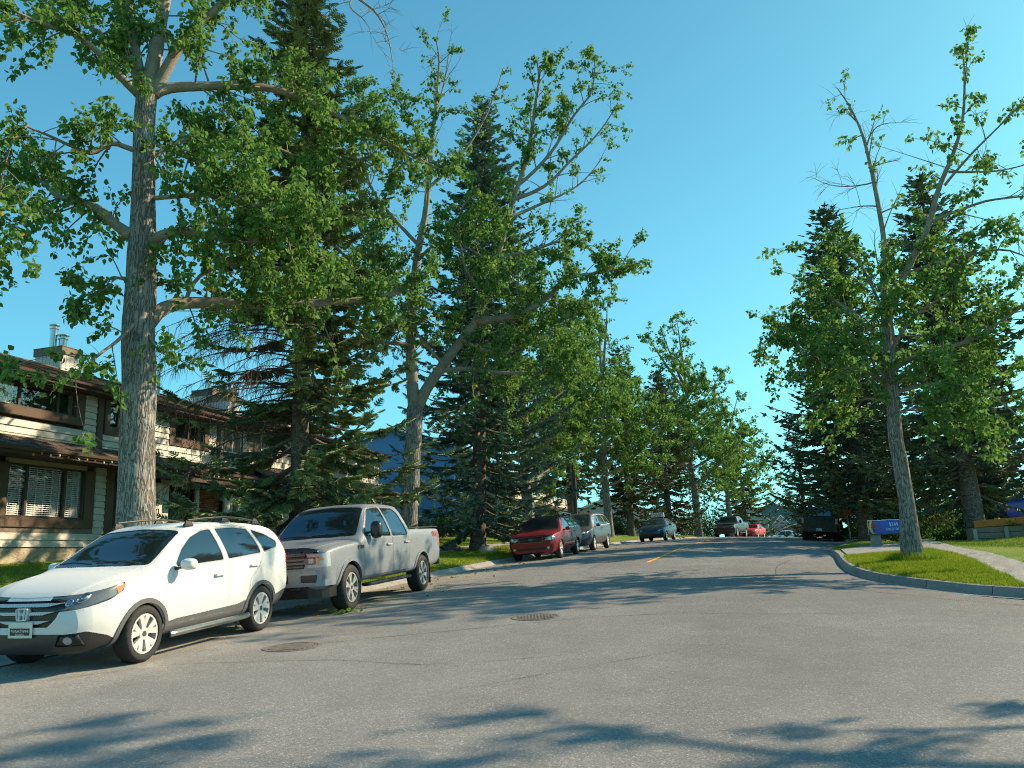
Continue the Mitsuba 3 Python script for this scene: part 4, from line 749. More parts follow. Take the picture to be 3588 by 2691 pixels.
spruce('old spruce with bare lower branches on its left, behind the silver pickup', p, ZL(p), 19.5, 4.2, .27, 31, dead=58, col=GRN, clear=.05, spacing=.40, droop=.34, gap=gapS1, sz=.5, step=.15)
p = (-1.8, 35.8); spruce('blue green spruce with a flared trunk left of the red car', p, ZL(p), 22.0, 5.2, .33, 32, lean=(.045, .0), col=BLU, clear=.055, spacing=.42, droop=.22, cones=True, sz=.52, step=.2)
p = (3.6, 54.0); spruce('spruce with a straight bare trunk behind the minivan', p, ZL(p), 16.5, 3.8, .27, 33, col=GRN, clear=.2, fine=False, spacing=.45, sz=.62, step=.26)
p = (9.2, 66.5); spruce('broad spruce with brownish needles behind the dark blue sedan', p, ZL(p), 16.0, 4.4, .3, 34, col=((.075, .10, .05), (.18, .205, .09)), clear=.12, fine=False, spacing=.45, sz=.66, step=.28)
p = (13.2, 71.0); spruce('drooping spruce behind the rear of the dark blue sedan', p, ZL(p), 15.0, 4.3, .3, 35, col=((.075, .10, .05), (.18, .205, .09)), clear=.08, fine=False, spacing=.45, sz=.66, step=.28)
p = (25.6, 91.5); spruce('pointed spruce beside the far teal house', p, 1.0, 11.5, 4.8, .22, 36, col=GRN, clear=.05, fine=False, spacing=.5, sz=.7, step=.3)
p = (16.6, 38.9); spruce('tall dark spruce behind the advertising bench', p, ZR(p), 17.2, 5.0, .33, 37, col=DRK, clear=.13, fine=False, spacing=.42, sz=.6, step=.22)
p = (18.5, 33.0); spruce('big dark spruce beside the wooden planter', p, ZR(p), 15.8, 5.2, .36, 38, col=DRK, clear=.12, fine=False, spacing=.42, sz=.6, step=.22, gap=lambda t, a, rg: t < .2 and math.sin(a) < -.5)
p = (22.3, 63.0); spruce('slim spruce beyond the black pickup', p, ZR(p), 9.6, 2.6, .16, 39, col=DRK, clear=.06, fine=False, spacing=.5, sz=.5, step=.26)
p = (60.5, 180.0); spruce('round topped spruce behind the roof of the teal house', p, .6, 12.0, 4.2, .3, 40, col=DRK, fine=False, spacing=.6, sz=.9, step=.4)
p = (25.5, 43.5); spruce('dark spruce behind the driveway at the right edge', p, ZR(p), 13.0, 4.2, .3, 41, col=DRK, clear=.05, fine=False, spacing=.5, sz=.7, step=.28)
p = (19.8, 50.5); spruce('dark spruce right of the round street sign', p, ZR(p) + .1, 12.5, 3.4, .28, 42, col=DRK, clear=.06, fine=False, spacing=.5, sz=.65, step=.28)
p = (28.0, 50.0); spruce('dense dark spruce beyond the right hand houses', p, ZR(p), 13.5, 4.6, .3, 43, col=DRK, clear=.04, fine=False, spacing=.45, sz=.75, step=.28)
p = (24.5, 56.0); spruce('dense dark spruce far behind the street sign', p, ZR(p), 14.0, 4.6, .3, 44, col=DRK, clear=.04, fine=False, spacing=.45, sz=.75, step=.28)
p = (20.6, 43.6); spruce('low dark spruce between the two tall right hand spruces', p, ZR(p), 8.5, 3.4, .2, 45, col=DRK, clear=.04, fine=False, spacing=.4, sz=.6, step=.26)

LIMBS_D = [([[0, 0, 0], [.05, .1, 3], [.0, .1, 6], [-.1, .2, 9], [0, .3, 12]], [.22, .19, .16, .12, .08], 0), ([[0, .3, 12], [.1, .6, 13.5], [.0, .9, 15]], [.08, .05, .015], .7), ([[0, .1, 4.4], [-.4, .6, 5.5], [-1.2, 1.1, 6.3]], [.07, .05, .015], 1.2),
 ([[0, .1, 6.2], [-.1, 1.5, 7.5], [-.5, 2.8, 8.1]], [.08, .05, .015], 1.0), ([[-.1, .2, 8.2], [0, 2.4, 9.9], [.2, 4.6, 11.2]], [.08, .05, .015], 1.0), ([[-.1, .2, 9], [.8, 2.6, 10.8], [1.4, 4.5, 11.8]], [.07, .05, .015], .9), ([[-.1, .2, 7.4], [-.7, 1.9, 9.6], [-1.0, 3.8, 10.9]], [.07, .05, .015], .8), ([[0, .25, 10], [.9, 1.2, 11.5], [2.2, 3.4, 12.6]], [.06, .04, .015], .9), ([[0, .1, 5.5], [1.4, -.4, 6.8], [2.4, -.9, 7.6]], [.07, .05, .015], 1.0)]
p = (12.7, 8.2); poplar('poplar_tree', 'young poplar on the corner lawn outside the right edge', p, ZR(p), LIMBS_D, 26, leaf=.14, per_m=1.5, sec=(.5, 1.3), lpt=9, detail=False, sides=12)
# ------------------------------------------------------------------ cars: x forward from the front axle, y to the left, z up
def shp(pts, r=0.0):
    p = Polygon(pts).buffer(0)
    return p.buffer(-r).buffer(2 * r).buffer(-r) if r else p
def prism(p, axis, a, b):
    """shapely polygon extruded from a to b; axis y: (x, z) outline, axis x: (y, z), axis z: (x, y)"""
    out = None
    for q in getattr(p, 'geoms', [p]):
        cs = m3.CrossSection([np.array(q.exterior.coords)[:-1], *[np.array(i.coords)[:-1] for i in q.interiors]], m3.FillRule.EvenOdd); e = m3.Manifold.extrude(cs, b - a)
        M = {'y': [[1, 0, 0, 0], [0, 0, -1, b], [0, 1, 0, 0]], 'x': [[0, 0, 1, a], [1, 0, 0, 0], [0, 1, 0, 0]], 'z': [[1, 0, 0, 0], [0, 1, 0, 0], [0, 0, 1, a]]}[axis]
        e = e.transform(np.array(M, float)); out = e if out is None else out + e
    return out
def loft(rows, nx=64):
    from scipy.interpolate import PchipInterpolator
    A = np.array(sorted(rows), float); x = A[:, 0]; q = np.unique(np.concatenate([np.linspace(x[0], x[-1], nx), x])); B = PchipInterpolator(x, A[:, 1:], axis=0)(q)
    zb, ws, wm, zm, wb, zbe, wr, zr, zt = B.T
    Y = np.stack([0 * ws, ws - .14, ws, wm, wb, wr, wr * .82, 0 * wr], 1); Z = np.stack([zb, zb, zb + .09, zm, zbe, zr, zr + (zt - zr) * .62, zt], 1)
    t = np.arange(8); tt = np.unique(np.r_[0, 1, np.linspace(1, 2, 4), np.linspace(2, 3, 6), np.linspace(3, 4, 6), 4, np.linspace(4, 5, 5), np.linspace(5, 6, 5), np.linspace(6, 7, 4)])
    Ys, Zs = PchipInterpolator(t, Y, axis=1)(tt), PchipInterpolator(t, Z, axis=1)(tt); n, m = Ys.shape
    ry = np.concatenate([Ys, -Ys[:, -2:0:-1]], 1); rz = np.concatenate([Zs, Zs[:, -2:0:-1]], 1); k = ry.shape[1]
    V = np.stack([np.repeat(q[:, None], k, 1), ry, rz], -1).reshape(-1, 3); i, j = np.meshgrid(np.arange(n - 1), np.arange(k), indexing='ij'); a, b, c, d = i * k + j, i * k + (j + 1) % k, (i + 1) * k + (j + 1) % k, (i + 1) * k + j
    F = [np.stack([a, b, c], -1).reshape(-1, 3), np.stack([a, c, d], -1).reshape(-1, 3)]
    j = np.arange(k); V = np.vstack([V, [[q[0], 0, rz[0].mean()], [q[-1], 0, rz[-1].mean()]]])
    F += [np.stack([(j + 1) % k, j, np.full(k, n * k)], 1), np.stack([(n - 1) * k + j, (n - 1) * k + (j + 1) % k, np.full(k, n * k + 1)], 1)]
    F = np.vstack(F); man = m3.Manifold(m3.Mesh(V.astype(np.float32), F.astype(np.uint32)))
    if man.volume() < 0: man = m3.Manifold(m3.Mesh(V.astype(np.float32), F[:, ::-1].astype(np.uint32).copy()))
    return man
def hullp(pts): return m3.Manifold.hull_points(np.array(pts, float))
BLK, RUB, CHR = (.018, .018, .019), (.028, .028, .029), (.62, .63, .64)
class Car:
    def __init__(s, name, label, cat_, rows, pose, paint, mat='paint', group=None, nx=64):
        s.k = thing(name, label, cat_, group); s.M = pose; s.b = loft(rows, nx); s.b0 = s.b; s.paint, s.mat = paint, mat; s.glass = (.10, .135, .165)
    def put(s, name, man, mat, col, parent=None, smooth=32, label=None):
        v, f = mm(man) if not isinstance(man, tuple) else man
        if len(f) == 0: return None
        return put(name, xf((v, f), s.M), mat, parent or s.k, col, smooth=smooth, label=label)
    def cut(s, pr, rec=(0, 0, 0)):
        """takes the piece of the body inside the prism out of it; returned moved by rec"""
        p = s.b ^ pr; s.b = s.b - pr
        return p.translate(list(map(float, rec)))
    def over(s, pr, d=(0, 0, 0), sc=(1, 1, 1)):
        """a skin of the body inside the prism, moved or scaled outward"""
        return s.b0.scale(list(map(float, sc))).translate(list(map(float, d))) ^ pr
    def side_glass(s, polys, trim=None, y0=.3, frame=.03, rec=.012):
        for sg in (1, -1):
            rng = (y0, 1.4) if sg > 0 else (-1.4, -y0)
            for p in polys:
                p = shp(p, .03)
                if trim is not None:
                    t = s.cut(prism(p.buffer(frame), 'y', *rng), (0, -.003 * sg, 0)); t = t - prism(p, 'y', *rng); s.put('window_trim', t, 'satin', trim)
                    g = s.b0.translate([0, -rec * sg, 0]) ^ prism(p, 'y', *rng)
                else: g = s.cut(prism(p, 'y', *rng), (0, -rec * sg, 0))
                s.put('side_window', g, 'glass_dark', s.glass)
    def top_glass(s, pts, z0=.9, name='windshield', rec=.008, frame=.025):
        p = shp(pts, .05); t = s.cut(prism(p.buffer(frame), 'z', z0, 2.6), (0, 0, -.003)); t = t - prism(p, 'z', z0, 2.6); s.put('windshield_trim', t, 'satin', BLK)
        return s.put(name, s.b0.translate([0, 0, -rec]) ^ prism(p, 'z', z0, 2.6), 'glass_dark', s.glass)
    def doors(s, polys, gap=.006, handles=(), hcol=None, y0=.45):
        for sg in (1, -1):
            rng = (y0, 1.4) if sg > 0 else (-1.4, -y0)
            for i, p in enumerate(polys):
                p = shp(p, .03); d = s.b ^ prism(p.buffer(-gap / 2), 'y', *rng); s.b = s.b - prism(p.buffer(gap / 2), 'y', *rng); k = s.put('door', d, s.mat, s.paint)
                if i < len(handles):
                    x, z = handles[i]; y = s.width(x, z) * sg
                    s.put('handle', hullp([(x + a, y + sg * b, z + c) for a in (-.11, .11) for b in (-.02, .035) for c in (-.012, .014)] + [(x - .12, y, z), (x + .12, y, z)]), 'satin' if hcol else s.mat, hcol or s.paint, k)
    def width(s, x, z):
        v, f = mm(s.b0); m = (np.abs(v[:, 0] - x) < .12) & (np.abs(v[:, 2] - z) < .12) & (v[:, 1] > 0)
        return float(v[m, 1].max()) if m.any() else .85
    def wells(s, r, wb, hw, lip=None, lipw=.06, lipcol=None, zc=None):
        for x in (0, -wb):
            for sg in (1, -1):
                c = lambda R, a, b: prism(Point(x, zc or r * .86).buffer(R, 24), 'y', *((a, b) if sg > 0 else (-b, -a)))
                if lip is not None:
                    ring = (s.b0.scale([1, 1.018, 1]) ^ (c(r + .06 + lipw, hw - .28, 1.4) - c(r + .058, hw - .4, 1.5))); s.put('wheel_arch', ring, lip, lipcol)
                w = s.b ^ (c(r + .075, .42, hw - .035) - c(r + .055, .46, 1.4)); s.b = s.b - c(r + .055, .46, 1.4) - c(r + .075, .42, hw - .035); s.put('wheel_well', w, 'matte', BLK)
    def wheels(s, r, w, rim, wb, y, style, turn=0, rcol=(.55, .56, .57), sides=(1, -1)):
        for x in (0, -wb):
            for sg in sides:
                k = lab(newkey(s.k + '__wheel')); a = np.eye(4); t = turn if x == 0 else 0; ct, st = math.cos(t), math.sin(t)
                R = np.array([[ct, -st, 0], [st, ct, 0], [0, 0, 1.0]]); 
                def tr(m):
                    v, f = mm(m) if not isinstance(m, tuple) else m; v = v.copy()
                    if sg < 0: v[:, 1] *= -1; f = f[:, ::-1]
                    return v @ R.T + [x, y * sg, r - .008], f
                n = 88; an = np.arange(n) * 2 * np.pi / n; h = w / 2
                pr = [(rim, -h + .02), (rim + .012, -h), ((r + rim) / 2, -h - .006), (r - .03, -h + .004), (r - .008, -h + .03), (r, -h + .07), (r, h - .07), (r - .008, h - .03), (r - .03, h - .004), ((r + rim) / 2, h + .006), (rim + .012, h), (rim, h - .02), (rim - .015, h - .05)]
                P = np.array([[((q - (.009 if q > r - .02 and i % 4 > 2 else 0)) * math.cos(b), p, (q - (.009 if q > r - .02 and i % 4 > 2 else 0)) * math.sin(b)) for q, p in pr] for i, b in enumerate(np.r_[an, 2 * np.pi])]); m = grid_mesh(P); s.put('tyre', tr((m[0], m[1])), 'matte', RUB, k, smooth=40)
                T_ = []   # tread blocks break the outline
                parts = [prism(Point(0, 0).buffer(rim, 32).difference(Point(0, 0).buffer(rim - .022, 32)), 'y', -.05, h - .012)]
                for j in range(style[0]):
                    b0 = 2 * np.pi * j / style[0] + .3
                    for db in (style[1] if len(style) > 1 else (0,)):
                        w0, w1 = style[2], style[3]; q = []
                        for (rad, ww, d0) in ((.05, w0, 0), (rim - .012, w1, db)):
                            b = b0 + d0; c, s_ = math.cos(b), math.sin(b)
                            for e in (-ww, ww):
                                for dep in ((h - .055, h - .012) if rad > .1 else (h - .06, h - .025)): q.append((rad * c - e * s_, dep, rad * s_ + e * c))
                        parts.append(hullp(q))
                parts.append(prism(Point(0, 0).buffer(.075, 16), 'y', h - .07, h - .02)); m = parts[0]
                for q in parts[1:]: m = m + q
                s.put('rim', tr(m), 'metal_paint', rcol, k, smooth=30)
                s.put('hub_cap', tr(prism(Point(0, 0).buffer(.032, 14), 'y', h - .021, h - .012)), 'satin', (.06, .06, .06), k)
                s.put('brake_disc', tr(prism(Point(0, 0).buffer(rim - .03, 24), 'y', -.06, -.04)), 'matte', (.035, .034, .034), k)
    def mirror(s, x, z, y, size=(.11, .20, .14), col=None, stalk=True):
        for sg in (1, -1):
            a, b, c = size; pts = []
            for t in np.linspace(0, 2 * np.pi, 16, endpoint=False):
                for q, e in ((-.5, .86), (-.2, 1), (.3, .84), (.5, .55)): pts.append((x + a * q, y * sg + sg * (.10 + b / 2 + b / 2 * e * np.sign(math.cos(t)) * abs(math.cos(t)) ** .6), z + .06 + c / 2 * e * np.sign(math.sin(t)) * abs(math.sin(t)) ** .6))
            k = s.put('mirror', hullp(pts), s.mat if col is None else 'satin', col or s.paint, smooth=50)
            s.put('mirror_arm', hullp([(x + d, sg * q, z + e) for d in (-.03, .05) for q, e in ((y - .05, -.03), (y - .05, .03), (y + .14, .015), (y + .14, .04))]), 'satin', BLK, k)
    def light(s, pr, col, name='headlight', rec=(0, 0, 0), label=None, mat='lens'):
        return s.put(name, s.cut(pr, rec), mat, col, label=label)
    def done(s):
        return s.put('body', s.b, s.mat, s.paint, smooth=28)
def pose(sm, wc, wb, flip=False, yaw=0.0, f=None, lift_=0.0):
    """car whose wheelbase centre stands at (sm, wc) of the road frame, facing back along the street, or forward with flip"""
    _, a = centre(np.array(sm)); a = float(a) + (0 if flip else math.pi) + yaw; h = np.array([math.sin(a), math.cos(a)]); c = off(np.array(float(sm)), np.array(float(wc)))
    return pose_at(c, h, wb, f or groad, lift_)
def pose_at(c, h, wb, f, lift_=0.0):
    l = np.array([-h[1], h[0]]); q = lambda p: np.array([p[0], p[1], float(f(np.array(p[0]), np.array(p[1])))])
    F, B, L_, R_ = q(c + h * wb / 2), q(c - h * wb / 2), q(c + l * .75), q(c - l * .75); X_ = unit(F - B); Y_ = unit(L_ - R_); Z_ = unit(np.cross(X_, Y_)); Y_ = np.cross(Z_, X_)
    M = np.eye(4); M[:3, 0], M[:3, 1], M[:3, 2], M[:3, 3] = X_, Y_, Z_, (F + B) / 2 + X_ * wb / 2 + Z_ * (.004 + lift_)
    return M
def text_on(car, text, h, o, u, v, col, parent=None, name='lettering', mat='satin', bold=True, depth=.004):
    tm = meshkit.text_mesh(text, h, depth, bold); V = np.asarray(tm.vertices); u, v = np.array(u, float), np.array(v, float); R = np.stack([u, v, np.cross(u, v)], 1)
    return car.put(name, (V @ R.T + np.array(o, float), np.asarray(tm.faces)), mat, col, parent, smooth=False)
def plate_text(car, text, h, o, w, parent, col=(.75, .76, .72)):
    tm = meshkit.text_mesh(text, h, .0015, False); V = np.asarray(tm.vertices); L = V[:, 0].max(); k = min(1, w / L); V = (V - [L / 2, 0, 0]) * [k, 1, 1]
    return car.put('lettering', (np.stack([V[:, 2], V[:, 0], V[:, 1]], 1) + np.array(o, float), np.asarray(tm.faces)), 'satin', col, parent, smooth=False)
def ell(cx, cy, a, b, n=28): t = np.arange(n) * 2 * np.pi / n; return Polygon(np.stack([cx + a * np.cos(t), cy + b * np.sin(t)], 1))
GC = 'cars parked along the left kerb'
# --- white compact suv
rows = [(-3.60, .46, .58, .66, .70, .70, .98, .58, 1.06, 1.08), (-3.55, .40, .70, .78, .70, .78, 1.06, .62, 1.22, 1.26), (-3.42, .34, .78, .86, .69, .835, 1.13, .63, 1.46, 1.50), (-3.2, .31, .83, .89, .68, .855, 1.165, .61, 1.555, 1.60), (-2.8, .28, .85, .905, .67, .87, 1.155, .605, 1.60, 1.65),
        (-2.1, .26, .855, .91, .66, .88, 1.12, .61, 1.625, 1.68), (-1.5, .25, .855, .91, .66, .88, 1.085, .615, 1.615, 1.672), (-1.12, .25, .855, .91, .66, .88, 1.065, .62, 1.575, 1.622), (-.98, .25, .855, .91, .66, .88, 1.06, .63, 1.525, 1.568), (-.22, .25, .855, .905, .65, .875, 1.035, .76, 1.125, 1.165), (-.05, .25, .85, .905, .65, .87, 1.02, .755, 1.07, 1.115),
        (.3, .25, .84, .895, .63, .855, .98, .70, 1.02, 1.06), (.55, .24, .80, .87, .61, .82, .92, .64, .965, .995), (.75, .22, .72, .80, .58, .73, .84, .56, .885, .91), (.87, .23, .62, .71, .55, .63, .76, .48, .80, .82), (.93, .27, .50, .60, .52, .53, .69, .40, .73, .745)]
c = Car('parked_suv', 'white compact suv with black roof rails parked nearest the camera', 'car', rows, pose(1.32, 4.98, 2.62, yaw=-.05), (.56, .57, .58), group=None, nx=80)
c.put('body_cladding', c.over(prism(shp([(-2.3, .22), (-.33, .22), (-.36, .40), (-.6, .44), (-2.0, .47), (-2.27, .52)], .01), 'y', .6, 1.3), (0, .006, 0)) + c.over(prism(shp([(-2.3, .22), (-.33, .22), (-.36, .40), (-.6, .44), (-2.0, .47), (-2.27, .52)], .01), 'y', -1.3, -.6), (0, -.006, 0)), 'satin', (.10, .105, .11))
c.wells(.345, 2.62, .905, 'satin', .055, (.105, .108, .112))
lower = prism(shp([(.31, .1), (1.1, .1), (1.1, .44), (.80, .475), (.55, .40), (.40, .33)], .02), 'y', -1.2, 1.2); mid = prism(shp([(-.62, .1), (.62, .1), (.62, .47), (-.62, .47)], .02), 'x', .2, 1.2)
c.put('lower_bumper', c.cut(lower, (-.006, 0, 0)), 'satin', (.030, .031, .033))
c.put('rear_bumper', c.cut(prism(shp([(-3.7, .2), (-3.03, .2), (-3.03, .50), (-3.3, .56), (-3.7, .60)], .02), 'y', -1.2, 1.2), (.004, 0, 0)), 'satin', (.10, .105, .11))
gr = shp([(-.56, .80), (-.44, .62), (-.34, .535), (.34, .535), (.44, .62), (.56, .80), (.40, .825), (-.40, .825)], .02)
g = c.put('grille', c.cut(prism(gr, 'x', .45, 1.2), (-.035, 0, 0)), 'satin', (.012, .012, .014))
for z, w0 in ((.775, .52), (.685, .44), (.585, .36)):
    c.put('grille_bar', c.over(prism(shp([(-w0, z + .026), (-w0 * .6, z - .012), (w0 * .6, z - .012), (w0, z + .026), (w0 * .6, z + .022), (-w0 * .6, z + .022)]), 'x', .5, 1.2), (.004, 0, 0)), 'satin', (.48, .50, .53), g)
for z in (.735, .64): c.put('grille_mesh', c.over(prism(shp([(-.42, z), (.42, z), (.42, z + .018), (-.42, z + .018)]), 'x', .6, 1.2), (-.025, 0, 0)), 'satin', (.03, .03, .032), g)
em = shp([(-.085, .75), (.085, .75), (.068, .615), (-.068, .615)], .02); hh = unary_union([em.difference(em.buffer(-.012)), shp([(-.052, .742), (-.034, .742), (-.022, .69), (.022, .69), (.034, .742), (.052, .742), (.042, .625), (.026, .625), (.020, .675), (-.020, .675), (-.026, .625), (-.042, .625)])])
c.put('emblem', c.over(prism(hh, 'x', .6, 1.2), (.022, 0, 0)), 'satin', (.55, .57, .6), g)
for sg in (1, -1):
    rng = (.30, 1.2) if sg > 0 else (-1.2, -.30)
    p = shp([(.30, .985), (.62, .915), (.95, .83), (.95, .70), (.80, .735), (.55, .80), (.36, .885)], .012)
    k = c.light(prism(p, 'y', *rng), (.10, .11, .12), rec=(-.004, -.003 * sg, 0))
    c.put('turn_signal', c.over(prism(shp([(.315, .968), (.45, .94), (.44, .855), (.37, .89)], .01), 'y', *((.55, 1.2) if sg > 0 else (-1.2, -.55))), (0, .001 * sg, .0)), 'lens', (.62, .13, .015), k)
    for yy, zz, r in ((.675, .845, .055), (.56, .80, .038)):
        q = Point(yy * sg, zz).buffer(r, 18); c.put('lamp', c.over(prism(q.difference(q.buffer(-.012)), 'x', .3, 1.2), (.004, 0, 0)), 'metal', (.75, .76, .78), k); c.put('bulb', c.over(prism(q.buffer(-.02), 'x', .3, 1.2), (.002, 0, 0)), 'metal', (.5, .53, .56), k)
    fq = Point(.60 * sg, .385).buffer(.042, 18); c.put('fog_light', c.over(prism(fq, 'x', .3, 1.2), (.006, 0, 0)), 'lens', (.26, .27, .28)); c.put('fog_pocket', c.over(prism(shp([((.60 + a * sg * sg) * sg, .385 + b) for a, b in ((-.14, -.06), (.12, -.07), (.10, .06), (-.10, .065))], .02).difference(fq.buffer(.006)), 'x', .3, 1.2), (.002, 0, 0)), 'satin', (.012, .012, .012)); c.put('tail_light', c.over(prism(shp([(-3.66, .98), (-3.43, .98), (-3.46, 1.12), (-3.36, 1.45), (-3.3, 1.54), (-3.4, 1.56), (-3.52, 1.35), (-3.66, 1.15)], .012), 'y', *((.40, 1.2) if sg > 0 else (-1.2, -.40))), (-.004, .008 * sg, .002)), 'lens', (.42, .012, .016))
c.top_glass([(-.25, .70), (-.99, .585), (-1.03, .0), (-.99, -.585), (-.25, -.70), (-.19, -.35), (-.17, 0), (-.19, .35)], z0=1.0)
c.side_glass([[(-.58, 1.095), (-.82, 1.30), (-1.10, 1.465), (-1.38, 1.545), (-1.60, 1.565), (-1.67, 1.125)], [(-1.79, 1.13), (-1.72, 1.568), (-2.2, 1.572), (-2.52, 1.545), (-2.66, 1.175)], [(-2.76, 1.185), (-2.62, 1.535), (-2.95, 1.455), (-3.22, 1.325), (-3.15, 1.245)]], trim=(.30, .31, .32), y0=.4, frame=.022)
c.doors([[(-.36, .42), (-.40, 1.02), (-.52, 1.09), (-.80, 1.33), (-1.08, 1.50), (-1.40, 1.585), (-1.70, 1.60), (-1.76, 1.10), (-1.72, .44)], [(-1.75, .44), (-1.79, 1.10), (-1.73, 1.60), (-2.2, 1.61), (-2.57, 1.58), (-2.72, 1.16), (-2.55, .95), (-2.32, .80), (-2.24, .50)]], handles=((-1.52, .925), (-2.42, 1.00)))
c.put('bonnet', c.cut(prism(shp([(-.16, .66), (.30, .70), (.60, .60), (.80, .50), (.83, 0), (.80, -.50), (.60, -.60), (.30, -.70), (-.16, -.66)], .05), 'z', .84, 1.3), (0, 0, .004)), c.mat, c.paint)
c.mirror(-.62, 1.06, .83, (.13, .22, .15))
for sg in (1, -1):
    xs_ = np.linspace(-1.22, -2.95, 12); rl = np.stack([xs_, 0 * xs_ + sg * .575, 1.70 + .035 * np.sin(np.linspace(0, np.pi, 12)) - .05 * ((xs_ + 2.0) / 1.0) ** 2 * (xs_ < -2)], 1)
    rk = c.put('roof_rail', tube(rl, .016, 8), 'satin', BLK); 
    for x, z in ((-1.24, 1.64), (-2.1, 1.685), (-2.93, 1.64)): c.put('rail_foot', hullp([(x + d, sg * (.575 + e), z + q) for d in (-.09, .09) for e in (-.02, .02) for q in (-.03, .0)] + [(x + d, sg * .575, z + .06) for d in (-.04, .04)]), 'satin', BLK, rk)
    c.put('running_board', tube([(-.42, sg * .93, .27), (-.5, sg * .965, .275), (-2.1, sg * .965, .285), (-2.2, sg * .93, .285)], .042, 10), 'metal', (.5, .51, .52))
    c.put('wiper', tube([(-.22, .55 if sg > 0 else -.1, 1.175), (-.25, .25 if sg > 0 else -.4, 1.20), (-.24, -.05 if sg > 0 else -.62, 1.185)], .009, 5), 'matte', BLK)
c.put('aerial', tube([(-2.55, 0, 1.66), (-2.75, 0, 1.80)], .006, 5), 'matte', BLK)
pl = c.put('plate', mm(rbox(.945, .957, -.165, .165, .425, .60, .004)), 'satin', (.60, .62, .56)); c.put('plate_panel', bx(.9575, .959, -.135, .135, .455, .535), 'satin', (.02, .02, .02), pl)
for sz, z, tx, w in ((.036, .492, 'Portland Street', .245), (.036, .450, 'Honda', .11)): plate_text(c, tx, sz * .78, (.9592, 0, z), w, pl)
c.wheels(.345, .225, .236, 2.62, .80, (5, (-.26, .26), .022, .040), rcol=(.72, .73, .74))
c.done()
